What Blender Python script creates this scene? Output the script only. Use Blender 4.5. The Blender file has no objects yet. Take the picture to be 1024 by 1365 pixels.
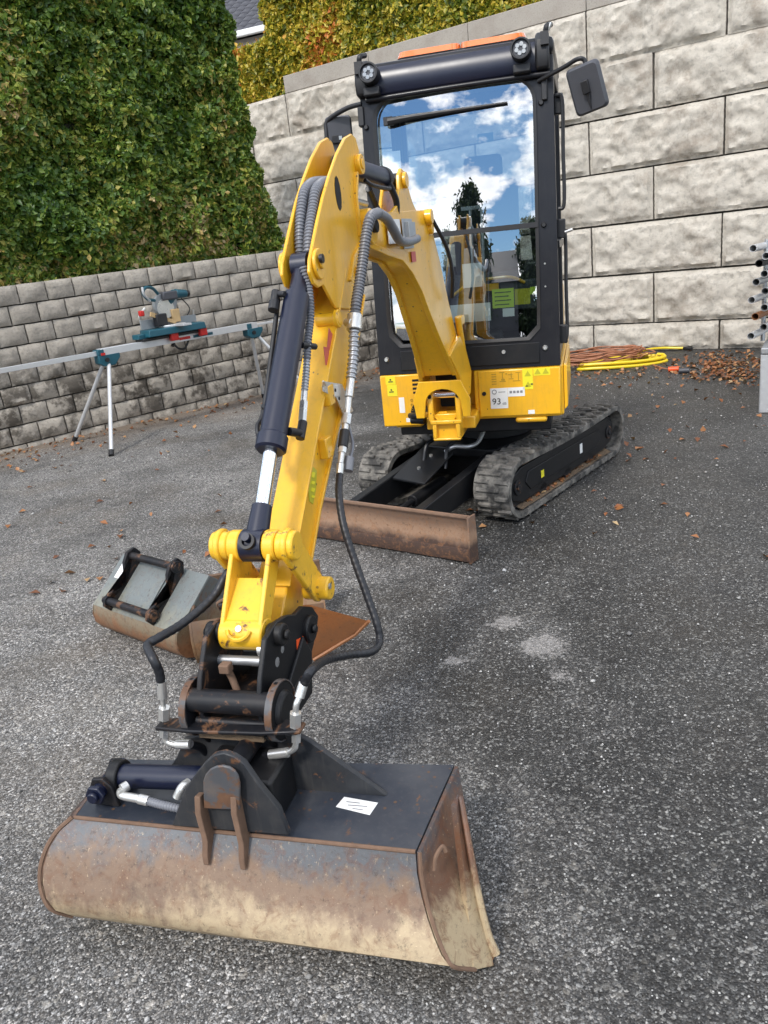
import bpy, bmesh, math, random
import numpy as np
from mathutils import Vector, Matrix, noise
random.seed(7); rng = np.random.default_rng(7)
C = bpy.context.scene.collection
R = math.radians
scn = bpy.context.scene

# ------------------------------------------------------------------ camera
FPX, CX, CY, CAMH = 1050.0, 512.0, 682.5, 1.6      # focal length in pixels of the 1024 x 1365 photograph
PIT, ROL = R(18.2), R(6.56)
cf = Vector((0, math.cos(PIT), -math.sin(PIT)))
r0 = Vector((1, 0, 0)); u0 = r0.cross(cf)
cr = math.cos(ROL)*r0 - math.sin(ROL)*u0
cu = cr.cross(cf)
CAM = Vector((0, 0, CAMH))
cd = bpy.data.cameras.new('camera'); cam = bpy.data.objects.new('camera', cd); C.objects.link(cam)
M3 = Matrix((cr, cu, -cf)).transposed()
cam.matrix_world = Matrix.Translation(CAM) @ M3.to_4x4()
cd.sensor_fit = 'VERTICAL'; cd.sensor_height = 36.0; cd.lens = 36.0*FPX/1365.33
cd.clip_start = 0.05; cd.clip_end = 2000
scn.camera = cam
def ray(x, y): return (cf*FPX + cr*(x-CX) - cu*(y-CY)).normalized()
def gp(x, y, z=0.0):                       # point at height z seen at pixel x, y
    d = ray(x, y); return CAM + d*((z-CAMH)/d.z)
def pp(x, y, P, N):                        # point on a plane seen at pixel x, y
    d = ray(x, y); return CAM + d*((P-CAM).dot(N)/d.dot(N))

# ------------------------------------------------------------------ world and sun
SUN_EL, SUN_AZ = R(46), R(212)             # azimuth clockwise from +Y: behind the camera, to its left
w = bpy.data.worlds.new('World'); scn.world = w; w.use_nodes = True
nt = w.node_tree; nt.nodes.clear()
out = nt.nodes.new('ShaderNodeOutputWorld'); bg = nt.nodes.new('ShaderNodeBackground')
sky = nt.nodes.new('ShaderNodeTexSky'); sky.sky_type = 'NISHITA'; sky.sun_disc = False
sky.sun_elevation = SUN_EL; sky.sun_rotation = SUN_AZ; sky.air_density = 1.0; sky.dust_density = 0.15; sky.ozone_density = 2.5
tc = nt.nodes.new('ShaderNodeTexCoord'); mp = nt.nodes.new('ShaderNodeMapping'); mp.inputs['Scale'].default_value = (1.0, 1.0, 4.5)
mp.inputs['Location'].default_value = (0.35, 0.2, 0.1)
nz = nt.nodes.new('ShaderNodeTexNoise'); nz.inputs['Scale'].default_value = 4.2; nz.inputs['Detail'].default_value = 8; nz.inputs['Roughness'].default_value = 0.55
rp = nt.nodes.new('ShaderNodeValToRGB'); rp.color_ramp.elements[0].position = 0.468; rp.color_ramp.elements[1].position = 0.545
hs_ = nt.nodes.new('ShaderNodeHueSaturation'); hs_.inputs['Saturation'].default_value = 1.25; hs_.inputs['Value'].default_value = 1.0
mx = nt.nodes.new('ShaderNodeMixRGB'); mx.inputs['Color2'].default_value = (15, 15, 15, 1)
nz2 = nt.nodes.new('ShaderNodeTexNoise'); nz2.inputs['Scale'].default_value = 5; nz2.inputs['Detail'].default_value = 6
cr2 = nt.nodes.new('ShaderNodeMixRGB'); cr2.inputs['Color1'].default_value = (3.5, 4.3, 5.5, 1); cr2.inputs['Color2'].default_value = (29, 28.5, 28, 1)
L = nt.links.new
L(tc.outputs['Generated'], mp.inputs['Vector']); L(mp.outputs['Vector'], nz.inputs['Vector']); L(mp.outputs['Vector'], nz2.inputs['Vector'])
L(nz.outputs['Fac'], rp.inputs['Fac']); L(rp.outputs['Color'], mx.inputs['Fac']); L(sky.outputs['Color'], hs_.inputs['Color']); L(hs_.outputs['Color'], mx.inputs['Color1'])
L(nz2.outputs['Fac'], cr2.inputs['Fac']); L(cr2.outputs['Color'], mx.inputs['Color2'])
L(mx.outputs['Color'], bg.inputs['Color']); bg.inputs['Strength'].default_value = 0.13
L(bg.outputs['Background'], out.inputs['Surface'])
sl = bpy.data.lights.new('sun', 'SUN'); sl.energy = 2.2; sl.angle = R(9); sl.color = (1.0, 0.95, 0.88)
so = bpy.data.objects.new('sun', sl); C.objects.link(so)
sd = Vector((math.sin(SUN_AZ)*math.cos(SUN_EL), math.cos(SUN_AZ)*math.cos(SUN_EL), math.sin(SUN_EL)))
so.rotation_euler = sd.to_track_quat('Z', 'Y').to_euler(); so.location = sd*30
scn.view_settings.view_transform = 'Standard'; scn.view_settings.look = 'None'
scn.view_settings.exposure = 0.35; scn.view_settings.gamma = 1.0; scn.view_settings.use_curve_mapping = False
scn.render.engine = 'CYCLES'

# ------------------------------------------------------------------ mesh helpers
def frame_from(a):                          # two vectors across direction a
    a = a.normalized(); t = Vector((0, 0, 1)) if abs(a.z) < 0.9 else Vector((1, 0, 0))
    u = a.cross(t).normalized(); return u, a.cross(u).normalized()
class MB:
    def __init__(s, M=None): s.v = []; s.f = []; s.M = M
    def p(s, q):
        q = Vector(q); return s.M @ q if s.M else q
    def add(s, vs, fs, raw=False):
        n = len(s.v); s.v += [Vector(q) if raw else s.p(q) for q in vs]; s.f += [tuple(i+n for i in f) for f in fs]; return s
    def box(s, a, b):
        x0, y0, z0 = a; x1, y1, z1 = b
        return s.add([(x0,y0,z0),(x1,y0,z0),(x1,y1,z0),(x0,y1,z0),(x0,y0,z1),(x1,y0,z1),(x1,y1,z1),(x0,y1,z1)],
              [(0,3,2,1),(4,5,6,7),(0,1,5,4),(1,2,6,5),(2,3,7,6),(3,0,4,7)])
    def cyl(s, p0, p1, r, r2=None, n=20, cap=True):
        p0 = s.p(p0); p1 = s.p(p1); r2 = r if r2 is None else r2; u, v = frame_from(p1-p0); vs = []
        for P, rr in ((p0, r), (p1, r2)):
            vs += [P + (u*math.cos(2*math.pi*i/n)+v*math.sin(2*math.pi*i/n))*rr for i in range(n)]
        fs = [(i, (i+1) % n, n+(i+1) % n, n+i) for i in range(n)]
        if cap: fs += [tuple(range(n))[::-1], tuple(range(n, 2*n))]
        return s.add(vs, fs, True)
    def ring(s, p0, p1, r, ri, n=28):       # hollow tube
        p0 = s.p(p0); p1 = s.p(p1); u, v = frame_from(p1-p0); vs = []
        for P, rr in ((p0, r), (p1, r), (p1, ri), (p0, ri)):
            vs += [P + (u*math.cos(2*math.pi*i/n)+v*math.sin(2*math.pi*i/n))*rr for i in range(n)]
        fs = [(k*n+i, k*n+(i+1) % n, ((k+1) % 4)*n+(i+1) % n, ((k+1) % 4)*n+i) for k in range(4) for i in range(n)]
        return s.add(vs, fs, True)
    def tube(s, pts, r, n=10, cap=True, rip=0.0, pitch=0.006, raw=False, sub=8, smooth=True):
        P = [Vector(q) if raw else s.p(q) for q in pts]
        if smooth and len(P) > 2: P = spline(P, sub)
        if rip:
            P = resample(P, pitch/4)
        vs = []; fs = []; m = len(P); u = None
        for i, q in enumerate(P):
            t = (P[min(i+1, m-1)]-P[max(i-1, 0)]).normalized()
            if u is None: u, _ = frame_from(t)
            u = (u - t*u.dot(t)).normalized(); v = t.cross(u)
            rr = (r(i/(m-1)) if callable(r) else r) + (rip if (rip and i % 4 in (1, 2)) else 0)
            vs += [q+(u*math.cos(2*math.pi*k/n)+v*math.sin(2*math.pi*k/n))*rr for k in range(n)]
        for i in range(m-1):
            fs += [(i*n+k, i*n+(k+1) % n, (i+1)*n+(k+1) % n, (i+1)*n+k) for k in range(n)]
        if cap: fs += [tuple(range(n))[::-1], tuple(range((m-1)*n, m*n))]
        return s.add(vs, fs, True)
    def prism(s, poly, fn0, fn1):           # polygon of 2-d points; fn0 / fn1 map a point to the two faces
        n = len(poly); vs = [fn0(*q) for q in poly]+[fn1(*q) for q in poly]
        return s.add(vs, [tuple(range(n))[::-1], tuple(range(n, 2*n))]+[(i, (i+1) % n, n+(i+1) % n, n+i) for i in range(n)])
    def loft(s, rings, closed=False, cap=False):
        n = len(rings[0]); vs = [q for r_ in rings for q in r_]; fs = []
        for i in range(len(rings)-1):
            for k in range(n if closed else n-1):
                fs.append((i*n+k, i*n+(k+1) % n, (i+1)*n+(k+1) % n, (i+1)*n+k))
        if cap: fs += [tuple(range(n))[::-1], tuple(range((len(rings)-1)*n, len(rings)*n))]
        return s.add(vs, fs)
    def ball(s, c, r, n=12, sc=(1, 1, 1)):
        rings = []
        c = Vector(c)
        for i in range(n//2+1):
            th = math.pi*i/(n//2)
            rings.append([c+Vector((math.sin(th)*math.cos(2*math.pi*k/n)*r*sc[0], math.sin(th)*math.sin(2*math.pi*k/n)*r*sc[1], math.cos(th)*r*sc[2])) for k in range(n)])
        return s.loft(rings, closed=True)
def spline(P, sub):
    out = []; Q = [2*P[0]-P[1]]+list(P)+[2*P[-1]-P[-2]]
    for i in range(1, len(Q)-2):
        a, b, c, d = Q[i-1:i+3]
        for k in range(sub):
            t = k/sub
            out.append(0.5*((2*b)+(c-a)*t+(2*a-5*b+4*c-d)*t*t+(3*b-a-3*c+d)*t**3))
    return out+[P[-1]]
def resample(P, step):
    out = [P[0]]; acc = 0
    for a, b in zip(P, P[1:]):
        l = (b-a).length
        while acc+l >= step and l > 1e-9:
            a = a.lerp(b, (step-acc)/l); out.append(a); l = (b-a).length; acc = 0
        acc += l
    return out
def base_of(o):
    while o.parent: o = o.parent
    return o.location
def link(name, mb, m, parent=None, bevel=0, flat=False, loc=None, fixn=True, ang=38, label=None, kind=None):
    base = base_of(parent) if parent else Vector(loc if loc is not None else (0, 0, 0))
    me = bpy.data.meshes.new(name); me.from_pydata([tuple(q-base) for q in mb.v], [], mb.f)
    if fixn:
        bm = bmesh.new(); bm.from_mesh(me); bmesh.ops.recalc_face_normals(bm, faces=bm.faces); bm.to_mesh(me); bm.free()
    if not flat:
        me.shade_smooth(); me.set_sharp_from_angle(angle=R(ang))
    me.materials.append(m)
    o = bpy.data.objects.new(name, me); C.objects.link(o)
    if parent: o.parent = parent
    else: o.location = base
    if bevel:
        b = o.modifiers.new('bevel', 'BEVEL'); b.width = bevel; b.segments = 2; b.limit_method = 'ANGLE'; b.angle_limit = R(40); b.harden_normals = False
    if label: o['label'] = label
    if kind: o['kind'] = kind
    return o
def tag(o, label, cat, group=None):
    o['label'] = label; o['category'] = cat
    if group: o['group'] = group
    return o
def empty(name, loc, label, cat, group=None, rz=0):
    o = bpy.data.objects.new(name, None); C.objects.link(o); o.location = loc; o.rotation_euler = (0, 0, rz); o.empty_display_size = .1
    return tag(o, label, cat, group)
def textobj(name, s, size, M, mat, parent, label=None, depth=0.0006):
    cu_ = bpy.data.curves.new(name, 'FONT'); cu_.body = s; cu_.size = size; cu_.extrude = depth; cu_.align_x = 'CENTER'; cu_.align_y = 'CENTER'
    t = bpy.data.objects.new(name+'_src', cu_); C.objects.link(t)
    dg = bpy.context.evaluated_depsgraph_get(); me = bpy.data.meshes.new_from_object(t.evaluated_get(dg))
    bpy.data.objects.remove(t); base = base_of(parent)
    me.transform(Matrix.Translation(-base) @ M); me.materials.clear(); me.materials.append(mat)
    o = bpy.data.objects.new(name, me); C.objects.link(o); o.parent = parent
    if label: o['label'] = label
    return o
def basis(o, x, y):                          # matrix with given origin, x axis, y axis
    x = Vector(x).normalized(); y = Vector(y); z = x.cross(y).normalized(); y = z.cross(x)
    return Matrix.Translation(o) @ Matrix((x, y, z)).transposed().to_4x4()

# ------------------------------------------------------------------ materials
class NG:
    def __init__(s, name):
        s.m = bpy.data.materials.new(name); s.m.use_nodes = True; s.t = s.m.node_tree; s.b = s.t.nodes['Principled BSDF']
        s.co = s.t.nodes.new('ShaderNodeTexCoord')
    def n(s, k, **kw):
        x = s.t.nodes.new(k)
        for a, v in kw.items():
            if a.startswith('i_'): x.inputs[a[2:]].default_value = v
            else: setattr(x, a, v)
        return x
    def l(s, a, b): s.t.links.new(a, b)
    def noise(s, sc, det=5, rough=.6, vec='Object', dist=0, scale3=None):
        x = s.n('ShaderNodeTexNoise'); x.inputs['Scale'].default_value = sc; x.inputs['Detail'].default_value = det; x.inputs['Roughness'].default_value = rough; x.inputs['Distortion'].default_value = dist
        v = s.co.outputs[vec] if isinstance(vec, str) else vec
        if scale3:
            mp = s.n('ShaderNodeMapping'); mp.inputs['Scale'].default_value = scale3; s.l(v, mp.inputs['Vector']); v = mp.outputs['Vector']
        s.l(v, x.inputs['Vector']); return x.outputs['Fac']
    def voro(s, sc, vec='Object', feat='F1'):
        x = s.n('ShaderNodeTexVoronoi'); x.feature = feat; x.inputs['Scale'].default_value = sc
        s.l(s.co.outputs[vec] if isinstance(vec, str) else vec, x.inputs['Vector']); return x
    def ramp(s, fac, stops):
        x = s.n('ShaderNodeValToRGB'); e = x.color_ramp.elements
        while len(e) < len(stops): e.new(.5)
        for q, (p, c) in zip(e, stops):
            q.position = p; q.color = (c, c, c, 1) if not isinstance(c, (tuple, list)) else (*c, 1)
        s.l(fac, x.inputs['Fac']); return x.outputs['Color']
    def mix(s, fac, a, b, mode='MIX'):
        x = s.n('ShaderNodeMixRGB'); x.blend_type = mode
        for k, v in (('Fac', fac), ('Color1', a), ('Color2', b)):
            if isinstance(v, (int, float)): x.inputs[k].default_value = v if k == 'Fac' else (v, v, v, 1)
            elif isinstance(v, (tuple, list)): x.inputs[k].default_value = (*v, 1)
            else: s.l(v, x.inputs[k])
        return x.outputs['Color']
    def math(s, op, a, b=0):
        x = s.n('ShaderNodeMath'); x.operation = op
        for k, v in ((0, a), (1, b)):
            if isinstance(v, (int, float)): x.inputs[k].default_value = v
            else: s.l(v, x.inputs[k])
        return x.outputs[0]
    def sep(s, axis, vec='Object'):
        x = s.n('ShaderNodeSeparateXYZ'); s.l(s.co.outputs[vec] if isinstance(vec, str) else vec, x.inputs[0]); return x.outputs[axis]
    def set(s, k, v):
        if isinstance(v, (int, float)): s.b.inputs[k].default_value = v
        elif isinstance(v, (tuple, list)): s.b.inputs[k].default_value = (*v, 1)
        else: s.l(v, s.b.inputs[k])
        return s
    def bump(s, h, strength=.3, dist=.01, prev=None):
        x = s.n('ShaderNodeBump'); x.inputs['Strength'].default_value = strength; x.inputs['Distance'].default_value = dist; s.l(h, x.inputs['Height'])
        if prev is not None: s.l(prev, x.inputs['Normal'])
        s.l(x.outputs['Normal'], s.b.inputs['Normal']); return x.outputs['Normal']
def paint(name, col, rough=.32, dirt=.25, dcol=(.12, .09, .06), coat=.3, metal=0, dsc=9, bmp=.03, rust=0.0, chips=0.0, streak=0.0):
    g = NG(name); n1 = g.noise(dsc, 8, .65); n2 = g.noise(60, 3)
    f = g.math('MULTIPLY', g.ramp(n1, [(.45, 0), (.75, 1)]), dirt)
    c = g.mix(f, col, dcol)
    c = g.mix(g.math('MULTIPLY', n2, .25), c, tuple(min(1, q*1.35+.002) for q in col))
    if streak:
        ns = g.noise(22, 5, .7, scale3=(3, 3, .22)); c = g.mix(g.math('MULTIPLY', g.ramp(ns, [(.52, 0), (.72, 1)]), streak), c, dcol)
    if chips:
        vc = g.voro(75); sc_ = g.n('ShaderNodeSeparateColor'); g.l(vc.outputs['Color'], sc_.inputs[0])
        m1 = g.ramp(sc_.outputs[0], [(1-chips, 0), (1-chips+.004, 1)]); m2 = g.ramp(g.noise(6, 4), [(.5, 0), (.56, 1)]); m3 = g.ramp(vc.outputs['Distance'], [(.25, 1), (.4, 0)])
        c = g.mix(g.math('MULTIPLY', g.math('MULTIPLY', m1, m2), m3), c, (.10, .055, .03))
    if rust:
        n3 = g.noise(16, 9, .7, dist=.6); c = g.mix(g.ramp(n3, [(.62-rust*.2, 0), (.68-rust*.2, 1)]), c, g.mix(g.noise(40), (.07, .035, .02), (.17, .085, .045)))
    g.set('Base Color', c); g.set('Roughness', g.math('ADD', g.math('MULTIPLY', n1, .22), rough-.1)); g.set('Metallic', metal)
    g.b.inputs['Specular IOR Level'].default_value = .3 if max(col) < .03 else .5
    g.set('Coat Weight', coat); g.set('Coat Roughness', .12); g.bump(n2, bmp, .004); return g.m
def simple(name, col, rough=.5, metal=0, var=.15, sc=30, **kw):
    g = NG(name); n = g.noise(sc, 5)
    g.set('Base Color', g.mix(g.math('MULTIPLY', n, var*2), col, tuple(q*.45 for q in col))); g.set('Roughness', g.math('ADD', g.math('MULTIPLY', n, .2), rough-.1)); g.set('Metallic', metal)
    for k, v in kw.items(): g.b.inputs[k.replace('_', ' ')].default_value = v
    g.bump(n, .05, .003); return g.m
MT = {}
MT['yellow'] = paint('yellow_paint', (.80, .415, .014), .30, .34, (.34, .20, .055), .3, dsc=5, chips=.05, streak=.22)
MT['yellow_worn'] = paint('worn_yellow_paint', (.80, .45, .022), .36, .30, (.30, .18, .06), .25, rust=.20, chips=.12, streak=.2)
MT['navy'] = simple('dark_navy_paint', (.003, .006, .024), .36, 0, .12, 6, Specular_IOR_Level=.6)
MT['black'] = paint('black_paint', (.006, .0065, .008), .45, .35, (.035, .03, .025), .05)
MT['black_rusty'] = paint('worn_black_paint', (.008, .0085, .011), .48, .45, (.05, .036, .026), .05, rust=.34)
MT['cabgrey'] = paint('cab_frame_paint', (.009, .009, .012), .34, .10, (.06, .06, .056), .12, streak=.10)
MT['plastic'] = simple('black_plastic', (.011, .011, .013), .5)
MT['mirror_back'] = simple('grey_mirror_housing', (.06, .062, .072), .45)
MT['rubber_hose'] = simple('black_hose_rubber', (.012, .013, .017), .45)
MT['grey_hose'] = simple('grey_spiral_guard', (.17, .175, .195), .38)
MT['silver_hose'] = simple('zinc_spiral_guard', (.42, .43, .45), .35, .5)
MT['zinc'] = simple('zinc_plated_steel', (.72, .71, .68), .3, .75, .2)
MT['chrome'] = simple('chrome_rod', (.85, .85, .87), .12, 1.0, .03)
MT['wood'] = simple('sawn_wood', (.48, .33, .16), .7)
MT['toolgrey'] = simple('cast_tool_grey', (.28, .30, .31), .45, .3)
MT['alu'] = simple('brushed_aluminium', (.70, .71, .72), .38, .6, .12)
MT['galv'] = simple('galvanised_tube', (.55, .56, .57), .4, .7, .3)
MT['dark'] = simple('dark_inside', (.006, .006, .007), .8)
MT['seat'] = simple('seat_fabric', (.03, .032, .036), .8)
MT['teal'] = simple('teal_tool_plastic', (.01, .085, .12), .4)
MT['red'] = simple('red_plastic', (.55, .02, .015), .4)
MT['white'] = simple('white_decal', (.80, .80, .78), .4, 0, .05)
MT['greydecal'] = simple('print_grey', (.22, .22, .23), .5, 0, .05)
MT['print'] = simple('black_print', (.03, .03, .03), .5, 0, .05)
MT['decal_yellow'] = simple('bright_yellow_decal', (.80, .72, .03), .4, 0, .05)
MT['decal_lime'] = simple('lime_decal', (.55, .72, .05), .4, 0, .05)
MT['decal_ochre'] = simple('ochre_print', (.42, .25, .02), .4, 0, .05)
MT['orange_dec'] = simple('orange_decal', (.85, .10, .02), .4, 0, .1)
MT['red_decal'] = simple('faded_red_decal', (.55, .09, .07), .45, 0, .15)
MT['lime_gold'] = simple('lime_gold_decal', (.50, .46, .03), .4, 0, .1)
MT['yhose'] = simple('yellow_water_hose', (.80, .58, .02), .4, 0, .12)
MT['rcord'] = simple('red_brown_cord', (.42, .17, .085), .55, 0, .3)
MT['gutter'] = simple('white_gutter', (.75, .75, .73), .5)
MT['tile'] = simple('slate_roof_tile', (.055, .055, .065), .6, 0, .3)
MT['lens'] = simple('lamp_lens', (.40, .41, .41), .15, .3)
g = NG('amber_lens'); g.set('Base Color', (.85, .20, .03)); g.set('Roughness', .15); g.set('Transmission Weight', .25); g.set('Coat Weight', .6); MT['amber'] = g.m
# steel: blade, back buckets, the tilt bucket shell
def steel(name, top, mid, low, zlo, zhi, rusty=(.20, .075, .032), amt=.5, streak=True, sc=5, scr=False):
    g = NG(name); z = g.sep(2); n = g.noise(sc, 8, .65, dist=.4); ns = g.noise(14, 6, .6, scale3=(3, 3, .25)); nf = g.noise(70, 4, .7)
    h = g.math('DIVIDE', g.math('SUBTRACT', z, zlo), zhi-zlo)
    h = g.math('ADD', h, g.math('MULTIPLY', g.math('SUBTRACT', n, .5), .7))
    if streak: h = g.math('ADD', h, g.math('MULTIPLY', g.math('SUBTRACT', ns, .5), .35))
    c = g.ramp(h, [(0, low), (.36, low), (.54, mid), (.66, mid), (.84, top), (1, top)])
    c = g.mix(g.math('MULTIPLY', g.ramp(g.noise(22, 9, .75, dist=1), [(.50, 0), (.62, 1)]), amt), c, g.mix(nf, rusty, tuple(q*.45 for q in rusty)))
    c = g.mix(g.ramp(g.noise(130, 2), [(.66, 0), (.74, .35)]), c, tuple(min(1, q*1.5+.05) for q in low))
    c = g.mix(g.ramp(g.noise(45, 6, .8), [(.56, 0), (.66, .6)]), c, (.05, .035, .025))
    if scr:
        s1_ = g.noise(30, 4, .8, scale3=(4, 4, .16)); c = g.mix(g.ramp(s1_, [(.60, 0), (.70, .45)]), c, tuple(q*1.25 for q in low)); s2_ = g.noise(9, 9, .8); c = g.mix(g.ramp(s2_, [(.52, 0), (.66, .55)]), c, (.09, .06, .045))
    g.set('Base Color', c); g.set('Roughness', g.math('ADD', .42, g.math('MULTIPLY', nf, .25))); g.set('Metallic', .15)
    g.bump(g.noise(90, 5, .7), .25, .003); return g.m
MT['shell'] = steel('muddy_bucket_steel', (.115, .12, .128), (.205, .138, .094), (.42, .325, .205), .00, .345, amt=.42, scr=True)
MT['side'] = steel('bucket_side_steel', (.05, .05, .055), (.14, .075, .045), (.40, .31, .19), .0, .40, amt=.6)
MT['topplate'] = paint('worn_dark_top_plate', (.020, .025, .036), .42, .75, (.075, .075, .078), .15, dsc=4, rust=.10, streak=.35, chips=.2)
MT['rustedge'] = simple('rusty_edge', (.21, .125, .08), .85, 0, .5, 35)
MT['blade'] = steel('rusty_blade_steel', (.23, .145, .10), (.36, .225, .145), (.075, .045, .034), -.01, .25, rusty=(.42, .20, .09), amt=.55, streak=False, sc=3.5)
MT['greybucket'] = steel('grey_bucket_steel', (.10, .11, .108), (.20, .155, .10), (.24, .12, .06), -.02, .27, amt=.5)
MT['bucketplate'] = steel('grey_bucket_plate', (.16, .18, .178), (.22, .22, .18), (.25, .23, .16), -.2, .34, amt=.18)
MT['rust'] = steel('orange_rust', (.42, .15, .045), (.34, .12, .035), (.24, .10, .04), .0, .4, rusty=(.38, .15, .05), amt=.5)
MT['rustmud'] = steel('mud_caked_rust', (.16, .105, .065), (.13, .08, .05), (.20, .12, .06), .0, .4, rusty=(.22, .09, .035), amt=.7)
# track rubber
g = NG('track_rubber'); n = g.noise(14, 7); nf = g.noise(90, 4)
g.set('Base Color', g.mix(g.ramp(n, [(.38, 0), (.62, 1)]), (.038, .036, .033), g.mix(nf, (.14, .13, .115), (.26, .24, .21)))); g.set('Roughness', .85); g.bump(g.noise(45, 6), .5, .006); MT['track'] = g.m
g = NG('mud_on_frame'); g.set('Base Color', g.mix(g.noise(20, 6), (.05, .035, .022), (.22, .15, .09))); g.set('Roughness', .95); g.bump(g.noise(60, 5), .7, .01); MT['mud'] = g.m
MT['dusty'] = paint('dusty_dark_steel', (.022, .024, .028), .5, .6, (.085, .078, .07), .05, dsc=6, rust=.22, streak=.3)
MT['keeper'] = paint('scuffed_grey_plate', (.06, .062, .068), .5, .6, (.17, .12, .085), .05, dsc=14, rust=.7)
# window glass
def glass(name, refl, tint):
    m = bpy.data.materials.new(name); m.use_nodes = True; t = m.node_tree; t.nodes.clear()
    o = t.nodes.new('ShaderNodeOutputMaterial'); mixn = t.nodes.new('ShaderNodeMixShader'); tr = t.nodes.new('ShaderNodeBsdfTransparent'); gl = t.nodes.new('ShaderNodeBsdfGlossy')
    tr.inputs['Color'].default_value = (*tint, 1); gl.inputs['Roughness'].default_value = .0; gl.inputs['Color'].default_value = (.95, .97, 1, 1)
    lw = t.nodes.new('ShaderNodeLayerWeight'); lw.inputs['Blend'].default_value = .25; md = t.nodes.new('ShaderNodeMath'); md.operation = 'MAXIMUM'; md.inputs[1].default_value = refl
    t.links.new(lw.outputs['Fresnel'], md.inputs[0]); t.links.new(md.outputs[0], mixn.inputs['Fac'])
    t.links.new(tr.outputs[0], mixn.inputs[1]); t.links.new(gl.outputs[0], mixn.inputs[2]); t.links.new(mixn.outputs[0], o.inputs['Surface']); return m
MT['glass'] = glass('windscreen_glass', .38, (.62, .72, .75)); MT['sideglass'] = glass('side_glass', .15, (.6, .66, .66))
# ground
g = NG('worn_gravelly_asphalt'); pos = g.co.outputs['Object']
v1 = g.voro(135); v2 = g.voro(270); v3 = g.voro(60)
s1 = g.n('ShaderNodeSeparateColor'); g.l(v1.outputs['Color'], s1.inputs[0]); s2 = g.n('ShaderNodeSeparateColor'); g.l(v2.outputs['Color'], s2.inputs[0]); s3 = g.n('ShaderNodeSeparateColor'); g.l(v3.outputs['Color'], s3.inputs[0])
big = g.noise(.55, 5, .6); mid = g.noise(2.6, 7, .7, dist=.5); 
x = g.sep(0); y = g.sep(1)
# wet side: right of a line running from the machine towards the camera's right
wet = g.math('ADD', g.math('MULTIPLY', x, .55), g.math('MULTIPLY', y, .05)); wet = g.math('ADD', wet, g.math('MULTIPLY', g.math('SUBTRACT', big, .5), 2.6)); wet = g.math('ADD', wet, g.math('MULTIPLY', g.math('SUBTRACT', mid, .5), 1.2))
wetf = g.ramp(g.math('ADD', g.math('MULTIPLY', wet, .5), .42), [(.30, 0), (.66, 1)])
hf = g.noise(170, 3, .75); hf2 = g.noise(60, 4, .75)
st = g.ramp(s1.outputs[0], [(0, .035), (.45, .075), (.68, .14), (.85, .28), (.95, .52), (1, .75)])
st2 = g.ramp(s2.outputs[1], [(0, .04), (.5, .09), (.80, .21), (.93, .44), (1, .65)])
agg = g.mix(.5, st, st2)
agg = g.mix(1.0, agg, g.ramp(hf, [(.30, .48), (.50, 1.0), (.70, 1.7)]), 'MULTIPLY')
agg = g.mix(1.0, agg, g.ramp(hf2, [(.30, .55), (.50, 1.0), (.72, 1.6)]), 'MULTIPLY')
agg = g.mix(g.ramp(s3.outputs[2], [(.975, 0), (.985, .35)]), agg, (.50, .49, .46))
tint = g.mix(s1.outputs[2], (1.03, .99, .95), (.96, .98, 1.01)); agg = g.mix(1.0, agg, tint, 'MULTIPLY')
agg = g.mix(g.math('MULTIPLY', g.ramp(mid, [(.48, 0), (.75, 1)]), .35), agg, (.055, .054, .052))
agg = g.mix(g.math('MULTIPLY', g.ramp(g.noise(1.3, 6, .65), [(.50, 0), (.72, 1)]), .22), agg, (.22, .22, .21))
agg = g.mix(1.0, agg, g.ramp(g.noise(.9, 7, .7), [(.32, .50), (.5, .95), (.68, 1.35)]), 'MULTIPLY')
agg = g.mix(g.math('MULTIPLY', g.ramp(g.noise(3.4, 8, .75, dist=1.5), [(.54, 0), (.66, 1)]), .5), agg, g.mix(.5, agg, (.03, .028, .026)))
agg = g.mix(g.math('MULTIPLY', g.ramp(g.noise(1.1, 5, .6), [(.5, 0), (.7, 1)]), .25), agg, (.16, .125, .085))
dry = g.mix(1.0, agg, (1.16, 1.14, 1.11), 'MULTIPLY'); flk = g.math('MULTIPLY', g.ramp(s1.outputs[0], [(.86, 0), (.95, 1)]), g.ramp(hf2, [(.42, .2), (.6, 1)])); wetc = g.mix(g.math('MULTIPLY', flk, .75), g.mix(1.0, agg, (.36, .355, .345), 'MULTIPLY'), (.30, .30, .285))
c = g.mix(wetf, dry, wetc)
spill = None
for (px, py, sz) in ((724, 860, .10), (675, 830, .07), (606, 882, .045), (745, 900, .04)):
    P = gp(px, py); d = g.n('ShaderNodeVectorMath'); d.operation = 'DISTANCE'; g.l(pos, d.inputs[0]); d.inputs[1].default_value = P
    f = g.math('SUBTRACT', 1.0, g.math('DIVIDE', g.math('ADD', d.outputs['Value'], g.math('MULTIPLY', g.math('SUBTRACT', g.noise(22, 9, .85), .5), .42)), sz))
    spill = f if spill is None else g.math('MAXIMUM', spill, f)
c = g.mix(g.math('MULTIPLY', g.math('MULTIPLY', g.ramp(spill, [(.0, 0), (.35, 1)]), g.ramp(hf, [(.35, .35), (.55, 1)])), .75), c, g.mix(s1.outputs[0], (.26, .25, .24), (.46, .44, .43)))
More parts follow.
